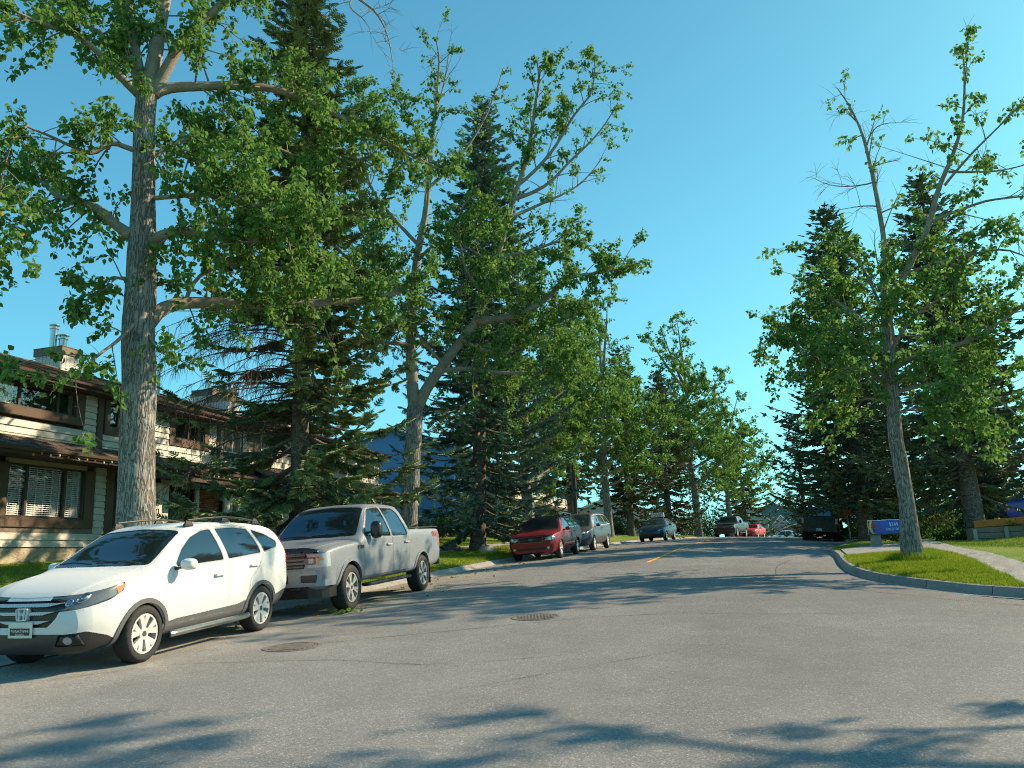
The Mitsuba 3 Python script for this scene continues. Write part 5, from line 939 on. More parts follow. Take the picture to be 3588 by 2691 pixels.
# --- pickups
def pickup(name, label, ps, paint, detail=2, group=None, mat='metal_paint', wheelcol=(.5, .51, .52), glass=None, bars=True):
    rows = [(-4.96, .56, .90, .955, .86, .95, 1.14, .925, 1.30, 1.335), (-4.90, .54, .94, .99, .86, .985, 1.16, .945, 1.345, 1.385), (-4.0, .50, .98, 1.01, .86, 1.003, 1.20, .955, 1.36, 1.40), (-3.06, .46, .985, 1.015, .86, 1.007, 1.22, .96, 1.375, 1.41),
            (-3.02, .46, .985, 1.015, .86, 1.007, 1.21, .90, 1.45, 1.47), (-2.93, .46, .985, 1.015, .86, 1.007, 1.215, .71, 1.845, 1.895), (-2.75, .46, .985, 1.015, .86, 1.007, 1.22, .695, 1.89, 1.94), (-2.1, .46, .985, 1.015, .86, 1.007, 1.22, .695, 1.905, 1.965), (-1.5, .46, .985, 1.015, .86, 1.007, 1.22, .70, 1.89, 1.95), (-1.25, .46, .985, 1.015, .86, 1.007, 1.21, .71, 1.835, 1.89),
            (-.52, .46, .985, 1.015, .85, 1.005, 1.18, .90, 1.285, 1.335), (-.38, .46, .985, 1.015, .85, 1.005, 1.17, .895, 1.235, 1.29), (.3, .44, .97, 1.01, .84, .995, 1.13, .87, 1.185, 1.245), (.68, .42, .95, 1.0, .82, .98, 1.09, .86, 1.15, 1.20), (.82, .42, .94, .985, .80, .965, 1.07, .83, 1.12, 1.16), (.90, .44, .90, .955, .78, .94, 1.05, .80, 1.085, 1.115), (.935, .48, .85, .91, .76, .89, 1.02, .74, 1.04, 1.06)]
    c = Car(name, label, 'pickup truck', rows, ps, paint, mat, group, nx=72 if detail > 1 else 48)
    if glass: c.glass = glass
    c.b = c.b - m3.Manifold.cube([1.74, 1.62, 1.2]).translate([-4.85, -.81, .92]); c.b0 = c.b
    c.wells(.405, 3.68, 1.01, mat, .07, paint, zc=.40)
    g = c.put('grille', c.cut(prism(shp([(-.62, 1.0), (-.56, .80), (.56, .80), (.62, 1.0), (.60, 1.05), (-.60, 1.05)], .02), 'x', .5, 1.2), (-.04, 0, 0)), 'satin', (.014, .014, .015))
    if bars:
        for z0, z1, w0, col in ((1.015, 1.045, .58, (.10, .10, .105)), (.875, .975, .61, (.13, .13, .135)), (.825, .845, .54, (.12, .12, .125)), (.985, .998, .56, (.05, .05, .05)), (.852, .862, .54, (.05, .05, .05))):
            c.put('grille_bar', c.over(prism(shp([(-w0, z0), (w0, z0), (w0, z1), (-w0, z1)], .004), 'x', .6, 1.2), (.006 if z1 - z0 > .03 else -.01, 0, 0)), 'satin', col, g)
        if detail > 1:
            c.put('grille_slot', bx(.942, .9475, -.56, -.14, .912, .940), 'satin', (.01, .01, .01), g); c.put('grille_slot', bx(.942, .9475, .14, .56, .912, .940), 'satin', (.01, .01, .01), g)
        e = ell(0, .925, .115, .052); b = c.put('badge', prism(e, 'x', .90, .955), 'metal', (.7, .71, .72), g); c.put('badge_face', prism(e.buffer(-.009), 'x', .90, .957), 'satin', (.010, .03, .11), b)
        if detail > 1: plate_text(c, 'Ford', .05, (.957, 0, .905), .15, b, (.7, .71, .72))
    for sg in (1, -1):
        o = lambda p: shp([(y * sg, z) for y, z in p], .012)
        k = c.light(prism(o([(.625, .815), (.90, .815), (1.1, .83), (1.1, 1.06), (.90, 1.065), (.625, 1.06)]), 'x', .775, 1.2), (.34, .355, .37), rec=(-.004, 0, 0), mat='lens')
        if detail:
            c.put('lamp_box', c.over(prism(o([(.60, .865), (.775, .865), (.775, .99), (.60, .99)]), 'x', .5, 1.2), (.010, 0, 0)), 'lens', (.018, .02, .024), k); c.put('lamp', c.over(prism(o([(.65, .885), (.745, .885), (.745, .975), (.65, .975)]), 'x', .5, 1.2), (.013, 0, 0)), 'glass_dark', (.25, .28, .32), k)
            c.put('turn_signal', c.over(prism(o([(.80, .865), (.845, .865), (.845, .93), (.93, .93), (.93, .965), (.845, .965), (.845, 1.0), (.80, 1.0)]), 'x', .55, 1.2), (.003, 0, 0)), 'lens', (.55, .14, .02), k)
        c.put('tail_light', c.over(prism(shp([(-5.0, .98), (-4.80, .98), (-4.83, 1.30), (-5.0, 1.30)], .02), 'y', *((.78, 1.2) if sg > 0 else (-1.2, -.78))), (-.006, .006 * sg, 0)), 'lens', (.36, .012, .014))
        c.put('step_bar', mm(rbox(-2.75, -.62, sg * 1.0 - .10, sg * 1.0 + .08, .36, .42, .015)), 'satin', (.03, .03, .031))
        c.put('mud_flap', bx(-4.16, -4.14, min(sg * .74, sg * 1.0), max(sg * .74, sg * 1.0), .14, .62), 'matte', BLK)
    c.mirror(-.90, 1.34, .90, (.13, .24, .33), col=(.022, .022, .023))
    b = shp([(.60, 1.0), (.78, .995), (.90, .93), (.965, .80), (.995, .55), (1.01, 0), (.995, -.55), (.965, -.80), (.90, -.93), (.78, -.995), (.60, -1.0)], .03); bp = prism(b, 'z', .50, .765)
    pock = None
    for sg in (1, -1): q = prism(shp([(sg * .52, .57), (sg * .80, .56), (sg * .82, .69), (sg * .52, .69)], .02), 'x', .93, 1.2); pock = q if pock is None else pock + q
    pl = prism(shp([(-.29, .565), (.29, .565), (.29, .71), (-.29, .71)], .01), 'x', .985, 1.2)
    k = c.put('front_bumper', bp - pock - pl, mat, paint); c.put('bumper_recess', (bp.translate([-.006, 0, 0]) ^ (pock + pl)) - m3.Manifold.cube([.35, 2.2, .6]).translate([.6, -1.1, .4]), 'satin', (.02, .02, .021), k)
    for sg in (1, -1): c.put('fog_light', prism(shp([(sg * .60, .59), (sg * .68, .59), (sg * .68, .66), (sg * .60, .66)], .01), 'x', .9, .955), 'lens', (.35, .36, .37), k)
    c.put('air_dam', prism(shp([(.5, .95), (.76, .94), (.88, .85), (.94, .62), (.96, 0), (.94, -.62), (.88, -.85), (.76, -.94), (.5, -.95)], .02), 'z', .30, .50), 'satin', BLK)
    for y in (-.4, .4): c.put('tow_hook', mm(rbox(.92, .99, y - .09, y + .09, .44, .495, .012)), 'satin', (.03, .03, .03))
    rb = c.put('rear_bumper', prism(shp([(-4.92, .98), (-5.08, .92), (-5.12, .5), (-5.12, -.5), (-5.08, -.92), (-4.92, -.98)], .02), 'z', .52, .74), 'metal' if detail > 1 else 'satin', (.25, .26, .27) if detail > 1 else (.03, .03, .03))
    c.top_glass([(-.545, .82), (-1.225, .68), (-1.27, 0), (-1.225, -.68), (-.545, -.82), (-.50, -.4), (-.49, 0), (-.50, .4)], z0=1.1)
    c.put('bonnet', c.cut(prism(shp([(-.42, .86), (.3, .83), (.68, .78), (.82, .72), (.84, 0), (.82, -.72), (.68, -.78), (.3, -.83), (-.42, -.86)], .05), 'z', 1.0, 1.5), (0, 0, .005)), mat, paint)
    if detail > 1: c.put('bonnet_deflector', c.over(prism(shp([(-.82, 1.055), (-.5, 1.075), (.5, 1.075), (.82, 1.055), (.82, 1.115), (.5, 1.16), (-.5, 1.16), (-.82, 1.115)], .01), 'x', .55, 1.2), (.03, 0, .02)), 'lens', (.012, .012, .013))
    # rear window and tailgate
    q = prism(shp([(-.60, 1.45), (.60, 1.45), (.56, 1.80), (-.56, 1.80)], .04), 'x', -3.3, -2.6); c.put('rear_window', c.cut(q, (.008, 0, 0)), 'glass_dark', c.glass)
    k = c.put('tailgate', c.over(prism(shp([(-.84, .80), (.84, .80), (.86, 1.37), (-.86, 1.37)], .02), 'x', -5.2, -4.90), (-.012, 0, 0)), mat, paint)
    c.put('tailgate_handle', mm(rbox(-4.995, -4.96, -.12, .12, 1.16, 1.22, .008)), 'satin', BLK, k)
    c.put('plate', mm(rbox(-5.135, -5.12, -.155, .155, .58, .72, .004)), 'satin', (.62, .63, .65), rb)
    c.side_glass([[(-.70, 1.305), (-1.18, 1.70), (-1.32, 1.80), (-1.55, 1.835), (-1.86, 1.84), (-1.91, 1.275)], [(-2.02, 1.275), (-1.97, 1.84), (-2.55, 1.825), (-2.72, 1.74), (-2.84, 1.28)]], trim=BLK, y0=.5, frame=.02)
    c.doors([[(-.55, .54), (-.58, 1.26), (-.66, 1.33), (-1.16, 1.755), (-1.32, 1.86), (-1.93, 1.885), (-1.97, 1.24), (-1.95, .54)], [(-1.965, .54), (-1.985, 1.24), (-1.945, 1.885), (-2.6, 1.87), (-2.78, 1.77), (-2.89, 1.26), (-2.87, .70), (-2.82, .54)]], handles=((-1.76, 1.10), (-2.72, 1.12)), hcol=(.35, .36, .37) if detail > 1 else None)
    c.put('bed_rail_cap', cat([bx(-4.92, -3.08, sg * .885 - .07, sg * .885 + .07, 1.398, 1.418) for sg in (1,)]), 'satin', (.05, .05, .05)); c.put('bed_rail_cap', bx(-4.92, -3.08, -.955, -.815, 1.398, 1.418), 'satin', (.05, .05, .05))
    for y in (.55, -.05):
        c.put('wiper', tube([(-.47, y, 1.345), (-.54, y - .28, 1.37), (-.53, y - .6, 1.355)], .010, 5), 'matte', BLK)
    c.wheels(.405, .275, .262, 3.68, .875, (6, (-.14, .14), .017, .024) if detail > 1 else (6, (0,), .03, .05), rcol=wheelcol)
    return c
c = pickup('parked_pickup', 'silver crew cab pickup parked right behind the white suv', pose(6.85, 4.95, 3.68, yaw=-.05), (.20, .23, .268), 2, mat='silver_paint')
for sg, u in ((1, -1), (-1, 1)):
    y = c.width(-4.7, 1.22)
    for t, x0, col in (('FX', -4.40, (.50, .03, .02)), ('4', -4.632, (.16, .16, .17))): text_on(c, t, .115, ((x0 if sg > 0 else x0 - .19), sg * (y + .004), 1.185), (u, 0, 0), (0, 0, 1), col, name='decal', depth=.003)
    text_on(c, 'F-150', .062, ((-.28 if sg > 0 else -.52), sg * (c.width(-.4, 1.08) + .002), 1.07), (u, 0, 0), (0, 0, 1), (.06, .06, .065), name='badge_lettering', depth=.008)
c.put('fuel_door', c.over(prism(shp([(-3.52, 1.10), (-3.36, 1.10), (-3.36, 1.26), (-3.52, 1.26)], .05), 'y', .8, 1.2), (0, .003, 0)), c.mat, c.paint); c.done()
def boxy(name, label, cat_, rows, ps, paint, wb, hw, r, tr, glassp, doorp, ws, grille, lamps, rear, group=GC, mat='metal_paint', handles=(), spokes=(5, (0,), .03, .05), trim=BLK, arch=None, mir=None, rcol=(.6, .61, .62), nx=52):
    """estate cars, vans and saloons; the outlines come with the call"""
    c = Car(name, label, cat_, rows, ps, paint, mat, group, nx=nx); c.glass = (.13, .17, .20)
    c.wells(r, wb, hw, *( (mat, .045, arch) if arch else (None,)))
    if grille:
        g = c.put('grille', c.cut(prism(shp(grille, .015), 'x', .3, 1.3), (-.02, 0, 0)), 'satin', (.013, .013, .014))
    for sg in (1, -1):
        k = c.light(prism(shp([(y * sg, z) for y, z in lamps], .015), 'x', .25, 1.3), (.45, .47, .50), rec=(-.003, 0, 0), mat='metal')
        q = np.array(lamps).mean(0); pq = Point(q[0] * sg, q[1]).buffer(.05, 14); c.put('lamp', c.over(prism(pq, 'x', .25, 1.3), (.004, 0, 0)), 'lens', (.55, .56, .57), k)
        c.put('tail_light', c.over(prism(shp(rear, .015), 'y', *((.45, 1.2) if sg > 0 else (-1.2, -.45))), (-.003, .005 * sg, 0)), 'lens', (.36, .012, .014))
    c.top_glass(ws, z0=.8); c.side_glass(glassp, trim=trim, y0=.35, frame=.018); c.doors(doorp, handles=handles)
    x, z, y = mir; c.mirror(x, z, y, (.10, .2, .14))
    c.wheels(r, tr, r * .64, wb, hw - tr / 2 - .01, spokes, rcol=rcol)
    return c
# --- dark red estate car with roof rails
rows = [(-4.10, .45, .74, .80, .75, .80, 1.02, .70, 1.12, 1.16), (-4.04, .40, .80, .88, .72, .86, 1.06, .69, 1.28, 1.34), (-3.85, .34, .85, .93, .70, .90, 1.08, .66, 1.50, 1.56), (-3.6, .31, .88, .945, .68, .915, 1.08, .645, 1.56, 1.615), (-2.6, .27, .89, .95, .66, .92, 1.06, .64, 1.585, 1.65), (-1.7, .26, .89, .95, .66, .92, 1.04, .645, 1.575, 1.635), (-1.25, .26, .89, .95, .66, .92, 1.03, .65, 1.52, 1.57),
        (-.42, .26, .89, .945, .66, .91, .99, .80, 1.08, 1.12), (-.28, .26, .88, .94, .65, .905, .98, .79, 1.03, 1.075), (.4, .25, .87, .93, .64, .88, .93, .74, .97, 1.01), (.75, .23, .84, .90, .62, .85, .89, .70, .92, .95), (.90, .23, .78, .84, .60, .79, .84, .64, .87, .895), (.97, .28, .68, .76, .57, .70, .76, .56, .80, .815)]
c = boxy('parked_estate_car', 'dark red estate car with silver roof rails parked in front of the grey minivan', 'car', rows, pose(23.3, 4.9, 2.87), (.20, .012, .022), 2.87, .94, .35, .22,
         [[(-.72, 1.09), (-1.12, 1.36), (-1.42, 1.50), (-1.82, 1.52), (-1.86, 1.10)], [(-1.96, 1.10), (-1.92, 1.52), (-2.55, 1.53), (-2.72, 1.12)], [(-2.82, 1.12), (-2.66, 1.53), (-3.55, 1.49), (-3.82, 1.16)]],
         [[(-.45, .42), (-.50, 1.04), (-1.1, 1.40), (-1.4, 1.555), (-1.86, 1.575), (-1.92, 1.06), (-1.90, .42)], [(-1.92, .42), (-1.94, 1.06), (-1.89, 1.575), (-2.6, 1.58), (-2.78, 1.08), (-2.72, .9), (-2.42, .75), (-2.36, .42)]],
         [(-.44, .73), (-1.24, .62), (-1.28, 0), (-1.24, -.62), (-.44, -.73), (-.39, 0)], [(-.46, .845), (-.43, .66), (.43, .66), (.46, .845)], [(.50, .69), (.90, .71), (.90, .85), (.50, .86)], [(-4.2, .85), (-3.95, .85), (-3.9, 1.3), (-4.2, 1.3)], arch=(.20, .012, .022), mir=(-.75, 1.02, .86), handles=((-1.66, .93), (-2.5, .95)), rcol=(.68, .69, .7))
e = ell(0, .765, .085, .036); c.put('badge', prism(e, 'x', .90, .985), 'metal', CHR); c.put('badge_face', prism(e.buffer(-.008), 'x', .90, .987), 'satin', (.01, .03, .12))
c.put('grille_frame', c.over(prism(shp([(-.475, .858), (-.445, .647), (.445, .647), (.475, .858)], .015).difference(shp([(-.46, .845), (-.43, .66), (.43, .66), (.46, .845)], .015)), 'x', .5, 1.3), (.006, 0, 0)), 'metal', (.3, .3, .3))
c.put('bumper_intake', c.over(prism(shp([(-.55, .36), (.55, .36), (.58, .46), (-.58, .46)], .02), 'x', .5, 1.3), (.003, 0, 0)), 'satin', (.02, .015, .016))
for sg in (1, -1):
    c.put('side_moulding', c.over(prism(shp([(-.5, .50), (-2.3, .50), (-2.3, .55), (-.5, .55)], .01), 'y', *((.6, 1.2) if sg > 0 else (-1.2, -.6))), (0, .010 * sg, 0)), 'metal', (.45, .43, .44))
    c.put('sill_trim', c.over(prism(shp([(-.42, .24), (-2.42, .24), (-2.42, .34), (-.42, .34)], .01), 'y', *((.6, 1.2) if sg > 0 else (-1.2, -.6))), (0, .010 * sg, 0)), 'metal', (.33, .31, .32))
    rk = c.put('roof_rail', tube([(-1.5, sg * .60, 1.69), (-2.2, sg * .605, 1.71), (-3.4, sg * .60, 1.68)], .022, 8), 'metal', (.6, .61, .62))
    for x, z in ((-1.5, 1.66), (-2.4, 1.67), (-3.4, 1.645)): c.put('rail_foot', hullp([(x + d, sg * (.60 + e), z + q) for d in (-.13, .13) for e in (-.03, .03) for q in (-.05, .02)]), 'satin', BLK, rk)
    c.put('fog_light', c.over(prism(Point(.66 * sg, .43).buffer(.045, 14), 'x', .5, 1.3), (.006, 0, 0)), 'lens', (.5, .5, .48))
c.done()
# --- grey minivan
rows = [(-4.20, .48, .80, .86, .80, .86, 1.08, .76, 1.20, 1.26), (-4.14, .42, .86, .93, .76, .92, 1.12, .74, 1.40, 1.46), (-3.95, .36, .90, .98, .72, .955, 1.14, .71, 1.60, 1.66), (-3.6, .32, .92, .995, .70, .965, 1.13, .69, 1.67, 1.725), (-2.4, .28, .93, 1.0, .68, .97, 1.10, .685, 1.70, 1.77), (-1.5, .27, .93, 1.0, .68, .97, 1.08, .69, 1.69, 1.755), (-1.0, .27, .93, 1.0, .68, .97, 1.06, .70, 1.62, 1.675),
        (-.05, .27, .92, .99, .66, .955, 1.0, .82, 1.08, 1.14), (.12, .26, .91, .98, .65, .945, .98, .80, 1.02, 1.075), (.5, .25, .89, .95, .63, .90, .92, .73, .95, .995), (.78, .24, .80, .87, .60, .81, .85, .63, .875, .905), (.92, .25, .66, .74, .57, .68, .77, .52, .80, .82), (.98, .32, .54, .62, .54, .56, .70, .44, .73, .745)]
c = boxy('parked_minivan', 'grey minivan parked between the dark red car and the blue sedan', 'car', rows, pose(29.9, 4.98, 3.09), (.085, .095, .11), 3.09, .99, .345, .23,
         [[(-.42, 1.13), (-.90, 1.44), (-1.22, 1.60), (-1.55, 1.64), (-1.60, 1.13)], [(-1.72, 1.13), (-1.67, 1.645), (-2.75, 1.65), (-2.85, 1.15)], [(-2.95, 1.15), (-2.87, 1.645), (-3.75, 1.60), (-3.98, 1.20)]],
         [[(-.46, .45), (-.48, 1.06), (-.85, 1.46), (-1.2, 1.66), (-1.64, 1.69), (-1.67, 1.10), (-1.65, .45)], [(-1.67, .45), (-1.69, 1.10), (-1.66, 1.69), (-2.80, 1.69), (-2.88, 1.10), (-2.7, .85), (-2.58, .45)]],
         [(-.08, .74), (-.98, .66), (-1.04, 0), (-.98, -.66), (-.08, -.74), (0, -.3), (.02, 0), (0, .3)], [(-.55, .62), (-.50, .42), (.50, .42), (.55, .62)], [(.42, .74), (.86, .80), (.90, .90), (.60, .86)], [(-4.25, .95), (-4.02, .95), (-4.0, 1.25), (-4.25, 1.2)], mir=(-.5, 1.08, .90), handles=((-1.42, .98), (-1.95, 1.0)), trim=CHR, rcol=(.7, .71, .72), spokes=(5, (-.2, .2), .02, .03))
c.put('grille_upper', c.over(prism(shp([(-.40, .735), (.40, .735), (.42, .775), (-.42, .775)], .01), 'x', .5, 1.3), (.003, 0, 0)), 'satin', (.02, .02, .022)); c.done()
# --- blue grey saloon with a sign on its roof
rows = [(-3.69, .50, .66, .72, .70, .70, .90, .60, .96, .985), (-3.62, .42, .74, .80, .68, .78, .96, .66, 1.01, 1.04), (-3.4, .32, .80, .86, .66, .83, .98, .70, 1.035, 1.065), (-3.1, .26, .83, .875, .64, .845, .98, .70, 1.065, 1.10), (-2.55, .24, .84, .885, .63, .855, .97, .60, 1.335, 1.375), (-2.2, .23, .84, .885, .63, .855, .96, .57, 1.395, 1.435), (-1.7, .22, .84, .885, .63, .855, .95, .57, 1.41, 1.455), (-1.25, .22, .84, .885, .63, .855, .94, .575, 1.36, 1.40),
        (-.35, .22, .84, .88, .62, .85, .90, .74, .97, 1.01), (-.2, .22, .83, .88, .62, .845, .89, .735, .93, .975), (.4, .21, .81, .86, .60, .81, .82, .67, .855, .89), (.72, .20, .74, .80, .56, .73, .75, .58, .78, .80), (.88, .22, .60, .68, .52, .60, .67, .46, .69, .705), (.95, .28, .48, .56, .49, .48, .60, .36, .62, .63)]
SED = dict(glassp=[[(-.66, .98), (-1.05, 1.22), (-1.35, 1.33), (-1.68, 1.36), (-1.72, .99)], [(-1.82, .99), (-1.78, 1.36), (-2.2, 1.34), (-2.5, 1.24), (-2.62, 1.02)]],
           doorp=[[(-.42, .36), (-.45, .93), (-1.0, 1.25), (-1.33, 1.38), (-1.73, 1.405), (-1.78, .95), (-1.76, .36)], [(-1.78, .36), (-1.80, .95), (-1.75, 1.405), (-2.22, 1.38), (-2.56, 1.27), (-2.70, .98), (-2.5, .75), (-2.24, .60), (-2.2, .36)]],
           ws=[(-.38, .68), (-1.24, .56), (-1.28, 0), (-1.24, -.56), (-.38, -.68), (-.33, 0)], grille=[(-.52, .44), (-.40, .27), (.40, .27), (.52, .44)], lamps=[(.34, .62), (.70, .66), (.80, .72), (.50, .69)], rear=[(-3.75, .80), (-3.45, .82), (-3.4, .93), (-3.75, .95)], handles=((-1.58, .84), (-2.42, .87)))
def saloon(name, label, ps, paint, group=GC, mat='metal_paint', nx=48): return boxy(name, label, 'car', rows, ps, paint, 2.70, .875, .318, .205, mir=(-.66, .93, .80), group=group, mat=mat, nx=nx, rcol=(.6, .61, .62), **SED)
c = saloon('parked_sedan', 'dark blue sedan with a driving school sign on its roof', pose(45.2, 4.05, 2.7), (.030, .055, .085)); c.done(); sp_ = c
sgn = thing('roof_sign', 'white and red box sign standing on the roof of the dark blue sedan', 'sign'); M = c.M
put('panel', xf(mm(rbox(-1.95, -1.80, -.42, .42, 1.50, 1.80, .03)), M), 'satin', sgn, (.72, .70, .70)); put('magnet_base', xf(bx(-1.98, -1.77, -.36, .36, 1.455, 1.50), M), 'satin', sgn, BLK)
for z, t in ((1.67, 'DRIVING'), (1.55, 'SCHOOL')):
    tm = meshkit.text_mesh(t, .085, .004, True); V = np.asarray(tm.vertices); V = (V - [V[:, 0].max() / 2, 0, 0]); put('lettering', xf((np.stack([V[:, 2] - 1.80, V[:, 0], V[:, 1] + z], 1), np.asarray(tm.faces)), M), 'satin', sgn, (.55, .02, .03))
# --- far cars
c = pickup('parked_pickup', 'dark blue pickup parked near the crest on the left, facing the camera', pose(69.5, 3.6, 3.68), (.016, .022, .034), 1, group=GC, glass=(.1, .12, .14)); c.done()
c = saloon('parked_sedan', 'bright red car behind the dark far pickup', pose(79.5, 3.9, 2.7), (.42, .02, .03), mat='paint'); c.done()
c = saloon('parked_sedan', 'small grey car beyond the red one, half sunk behind the crest', pose(101, 2.6, 2.7), (.33, .35, .38)); c.done()
c = pickup('parked_pickup', 'white pickup crossing the far end of the street, its roof just above the crest', pose_at(np.array([42.4, 129.8]), np.array([-.955, .297]), 3.68, lambda x, y: .55 + 0 * x), (.62, .66, .70), 1, mat='paint', glass=(.1, .12, .14)); c.done()
c = pickup('parked_pickup', 'black pickup seen from behind, parked by the right kerb', pose(45.5, -6.0, 3.68, flip=True, yaw=.03), (.008, .009, .010), 1, mat='black_paint', glass=(.07, .09, .12)); c.done()
c = pickup('parked_pickup', 'bright blue pickup on the driveway behind the wooden planter', pose_at(np.array([23.7, 34.0]), np.array([.96, -.28]), 3.68, lambda x, y: glawn_r(x, y) - .08), (.012, .035, .33), 1, mat='paint', glass=(.06, .08, .1)); c.done()
# ------------------------------------------------------------------ street things
def upright(x, y, z, dirx):
    u = np.array([dirx[0], dirx[1], 0.0]); u /= np.linalg.norm(u); return frame([x, y, z], u, [-u[1], u[0], 0])
def letters(text, h, w, M, at, mat='satin', col=(1, 1, 1), parent=None, bold=False, name='lettering', depth=.003):
    """lettering on the plane y = const facing -y of the frame M, centred at (x, y, z), at most w wide"""
    tm = meshkit.text_mesh(text, h, depth, bold); V = np.asarray(tm.vertices); L = V[:, 0].max(); k = min(1, w / L)
    V = np.stack([(V[:, 0] - L / 2) * k + at[0], at[1] - V[:, 2], V[:, 1] + at[2]], 1); return put(name, xf((V, np.asarray(tm.faces)), M), mat, parent, col)
# advertising bench
bz = ZR((12.9, 28.4)); M = upright(12.36, 28.8, bz, (.92, -.39)) @ np.diag([.74, 1, 1, 1]); b = thing('advertising_bench', 'bench on two concrete blocks with a bright blue furnace advertisement as its back', 'bench')
for x in (.02, 1.42): put('leg_block', xf(mm(m3.Manifold.hull_points(np.array([(x + a, d, z) for a, d, z in ((-.02, -.25, -.1), (.52, -.25, -.1), (-.02, .25, -.1), (.52, .25, -.1), (.03, -.20, .40), (.47, -.20, .40), (.03, .22, .40), (.47, .22, .40))]))), M), 'concrete', b)
for i, y in enumerate((-.30, -.15, 0.0)): put('seat_plank', xf(mm(rbox(-.08, 2.06, y, y + .13, .402, .44, .006)), M), 'wood_trim', b, (.10, .085, .07))
pn = put('advert_panel', xf(mm(rbox(.0, 1.98, .16, .20, 0.43, .90, .004)), M), 'satin', b, (.010, .10, .55), label='blue advert panel reading $149 furnace tune-up')
put('advert_edge', xf(mm(rbox(.003, .17, .157, .16, .435, .895, .001)), M), 'satin', pn, (.010, .025, .16)); put('advert_frame', xf(cat([bx(-.012, 1.992, .155, .205, .90, .915), bx(-.012, 1.992, .155, .205, .415, .43), bx(-.012, 0, .155, .205, .43, .90), bx(1.98, 1.992, .155, .205, .43, .90)]), M), 'metal', pn, (.55, .57, .6))
arc = Point(.33, .695).buffer(.30, 32).difference(Point(.43, .695).buffer(.285, 32)).intersection(sbox(.02, .437, .6, .893)); put('logo_arc', xf(mm(prism(arc, 'y', .1535, .157)), M), 'satin', pn, (.75, .45, .06))
letters('A', .24, .24, M, (.235, .153, .66), col=(.30, .015, .02), parent=pn, bold=True); letters('F', .22, .2, M, (.275, .153, .47), col=(.16, .01, .015), parent=pn, bold=True)
letters('Action', .055, .26, M, (.45, .156, .70), col=(.42, .04, .03), parent=pn, bold=True); letters('Furnace', .055, .30, M, (.50, .156, .58), col=(.42, .04, .03), parent=pn, bold=True)
letters('$149', .115, .5, M, (1.12, .158, .69), col=(.82, .85, .86), parent=pn); letters('FURNACE TUNE-UP', .08, .72, M, (1.12, .158, .54), col=(.62, .72, .86), parent=pn)
ph = shp([(1.80, .60), (1.90, .60), (1.90, .86), (1.80, .86)], .03); put('phone_mark', xf(mm(prism(ph, 'y', .1565, .16)), M), 'satin', pn, (.012, .02, .08))
# timber planter
pz = ZR((16.5, 28.7)); M = upright(16.25, 29.1, pz, (.93, -.37)); k = thing('timber_planter', 'grey timber retaining planter with an orange cedar board along its top', 'planter'); rg = np.random.default_rng(12)
for i, x in enumerate((0, .95, 1.72, 2.05, 3.0, 4.0, 5.0)):
    h = (.42, .46, .62, .56, .6, .62, .64)[i]; lean_ = .03 * rg.normal(); put('post', xf(mm(hullp([(x + a + lean_ * (z > .2), d, z - .02 * (a < 0) * (z > .2)) for a in (-.06, .06) for d in (-.12, -.02) for z in (-.3, h)])), M), 'wood_trim', k, np.array((.30, .29, .26)) * (.85 + .3 * rg.random()))
for r in range(3):
    for x0, x1 in ((-.02, 1.70), (2.06, 3.9), (3.92, 6.0)): put('board', xf(mm(rbox(x0 + .01, x1, -.02, .03, -.12 + r * .20, .065 + r * .20, .008)), M), 'wood_trim', k, np.array((.20, .155, .125) if x0 < 1 else (.24, .24, .23)) * (.85 + .3 * rg.random()))
put('side_board', xf(mm(rbox(-.04, .0, .03, 2.6, -.1, .46, .008)), M), 'wood_trim', k, (.2, .16, .13)); put('cedar_board', xf(mm(hullp([(x, y, z) for y in (-.035, .02) for x, z in ((.02, .47), (.02, .70), (6.0, .66), (6.0, .96))])), M), 'wood_trim', k, (.42, .15, .035), label='orange stained cedar board'); put('soil', xf(bx(0, 6, .03, 2.6, .0, .52), M), 'matte', k, (.05, .035, .025))
# street sign
sz = ZR((16.4, 40.4)); M = upright(16.4, 40.4, sz - .1, (.93, -.37)); k = thing('street_sign', 'thin sign post with a red plate and a round sign beside the black pickup', 'sign post')
put('post', xf(tube([(0, 0, 0), (0, 0, 2.62)], .03, 8), M), 'metal', k, (.30, .31, .31)); put('red_plate', xf(mm(rbox(-.19, .19, -.05, -.035, 1.36, 1.66, .006)), M), 'satin', k, (.55, .035, .02), label='small red plate')
d = prism(Point(0, 2.50).buffer(.24, 28), 'y', -.05, -.03); put('round_plate', xf(mm(d), M), 'satin', k, (.02, .02, .022)); put('round_face', xf(mm(prism(Point(0, 2.50).buffer(.165, 24), 'y', -.056, -.05)), M), 'satin', k, (.62, .63, .62)); put('round_mark', xf(mm(prism(shp([(-.07, 2.47), (.03, 2.47), (.09, 2.44), (.09, 2.52), (.0, 2.56), (-.07, 2.54)], .01), 'y', -.06, -.056)), M), 'satin', k, (.12, .12, .12))
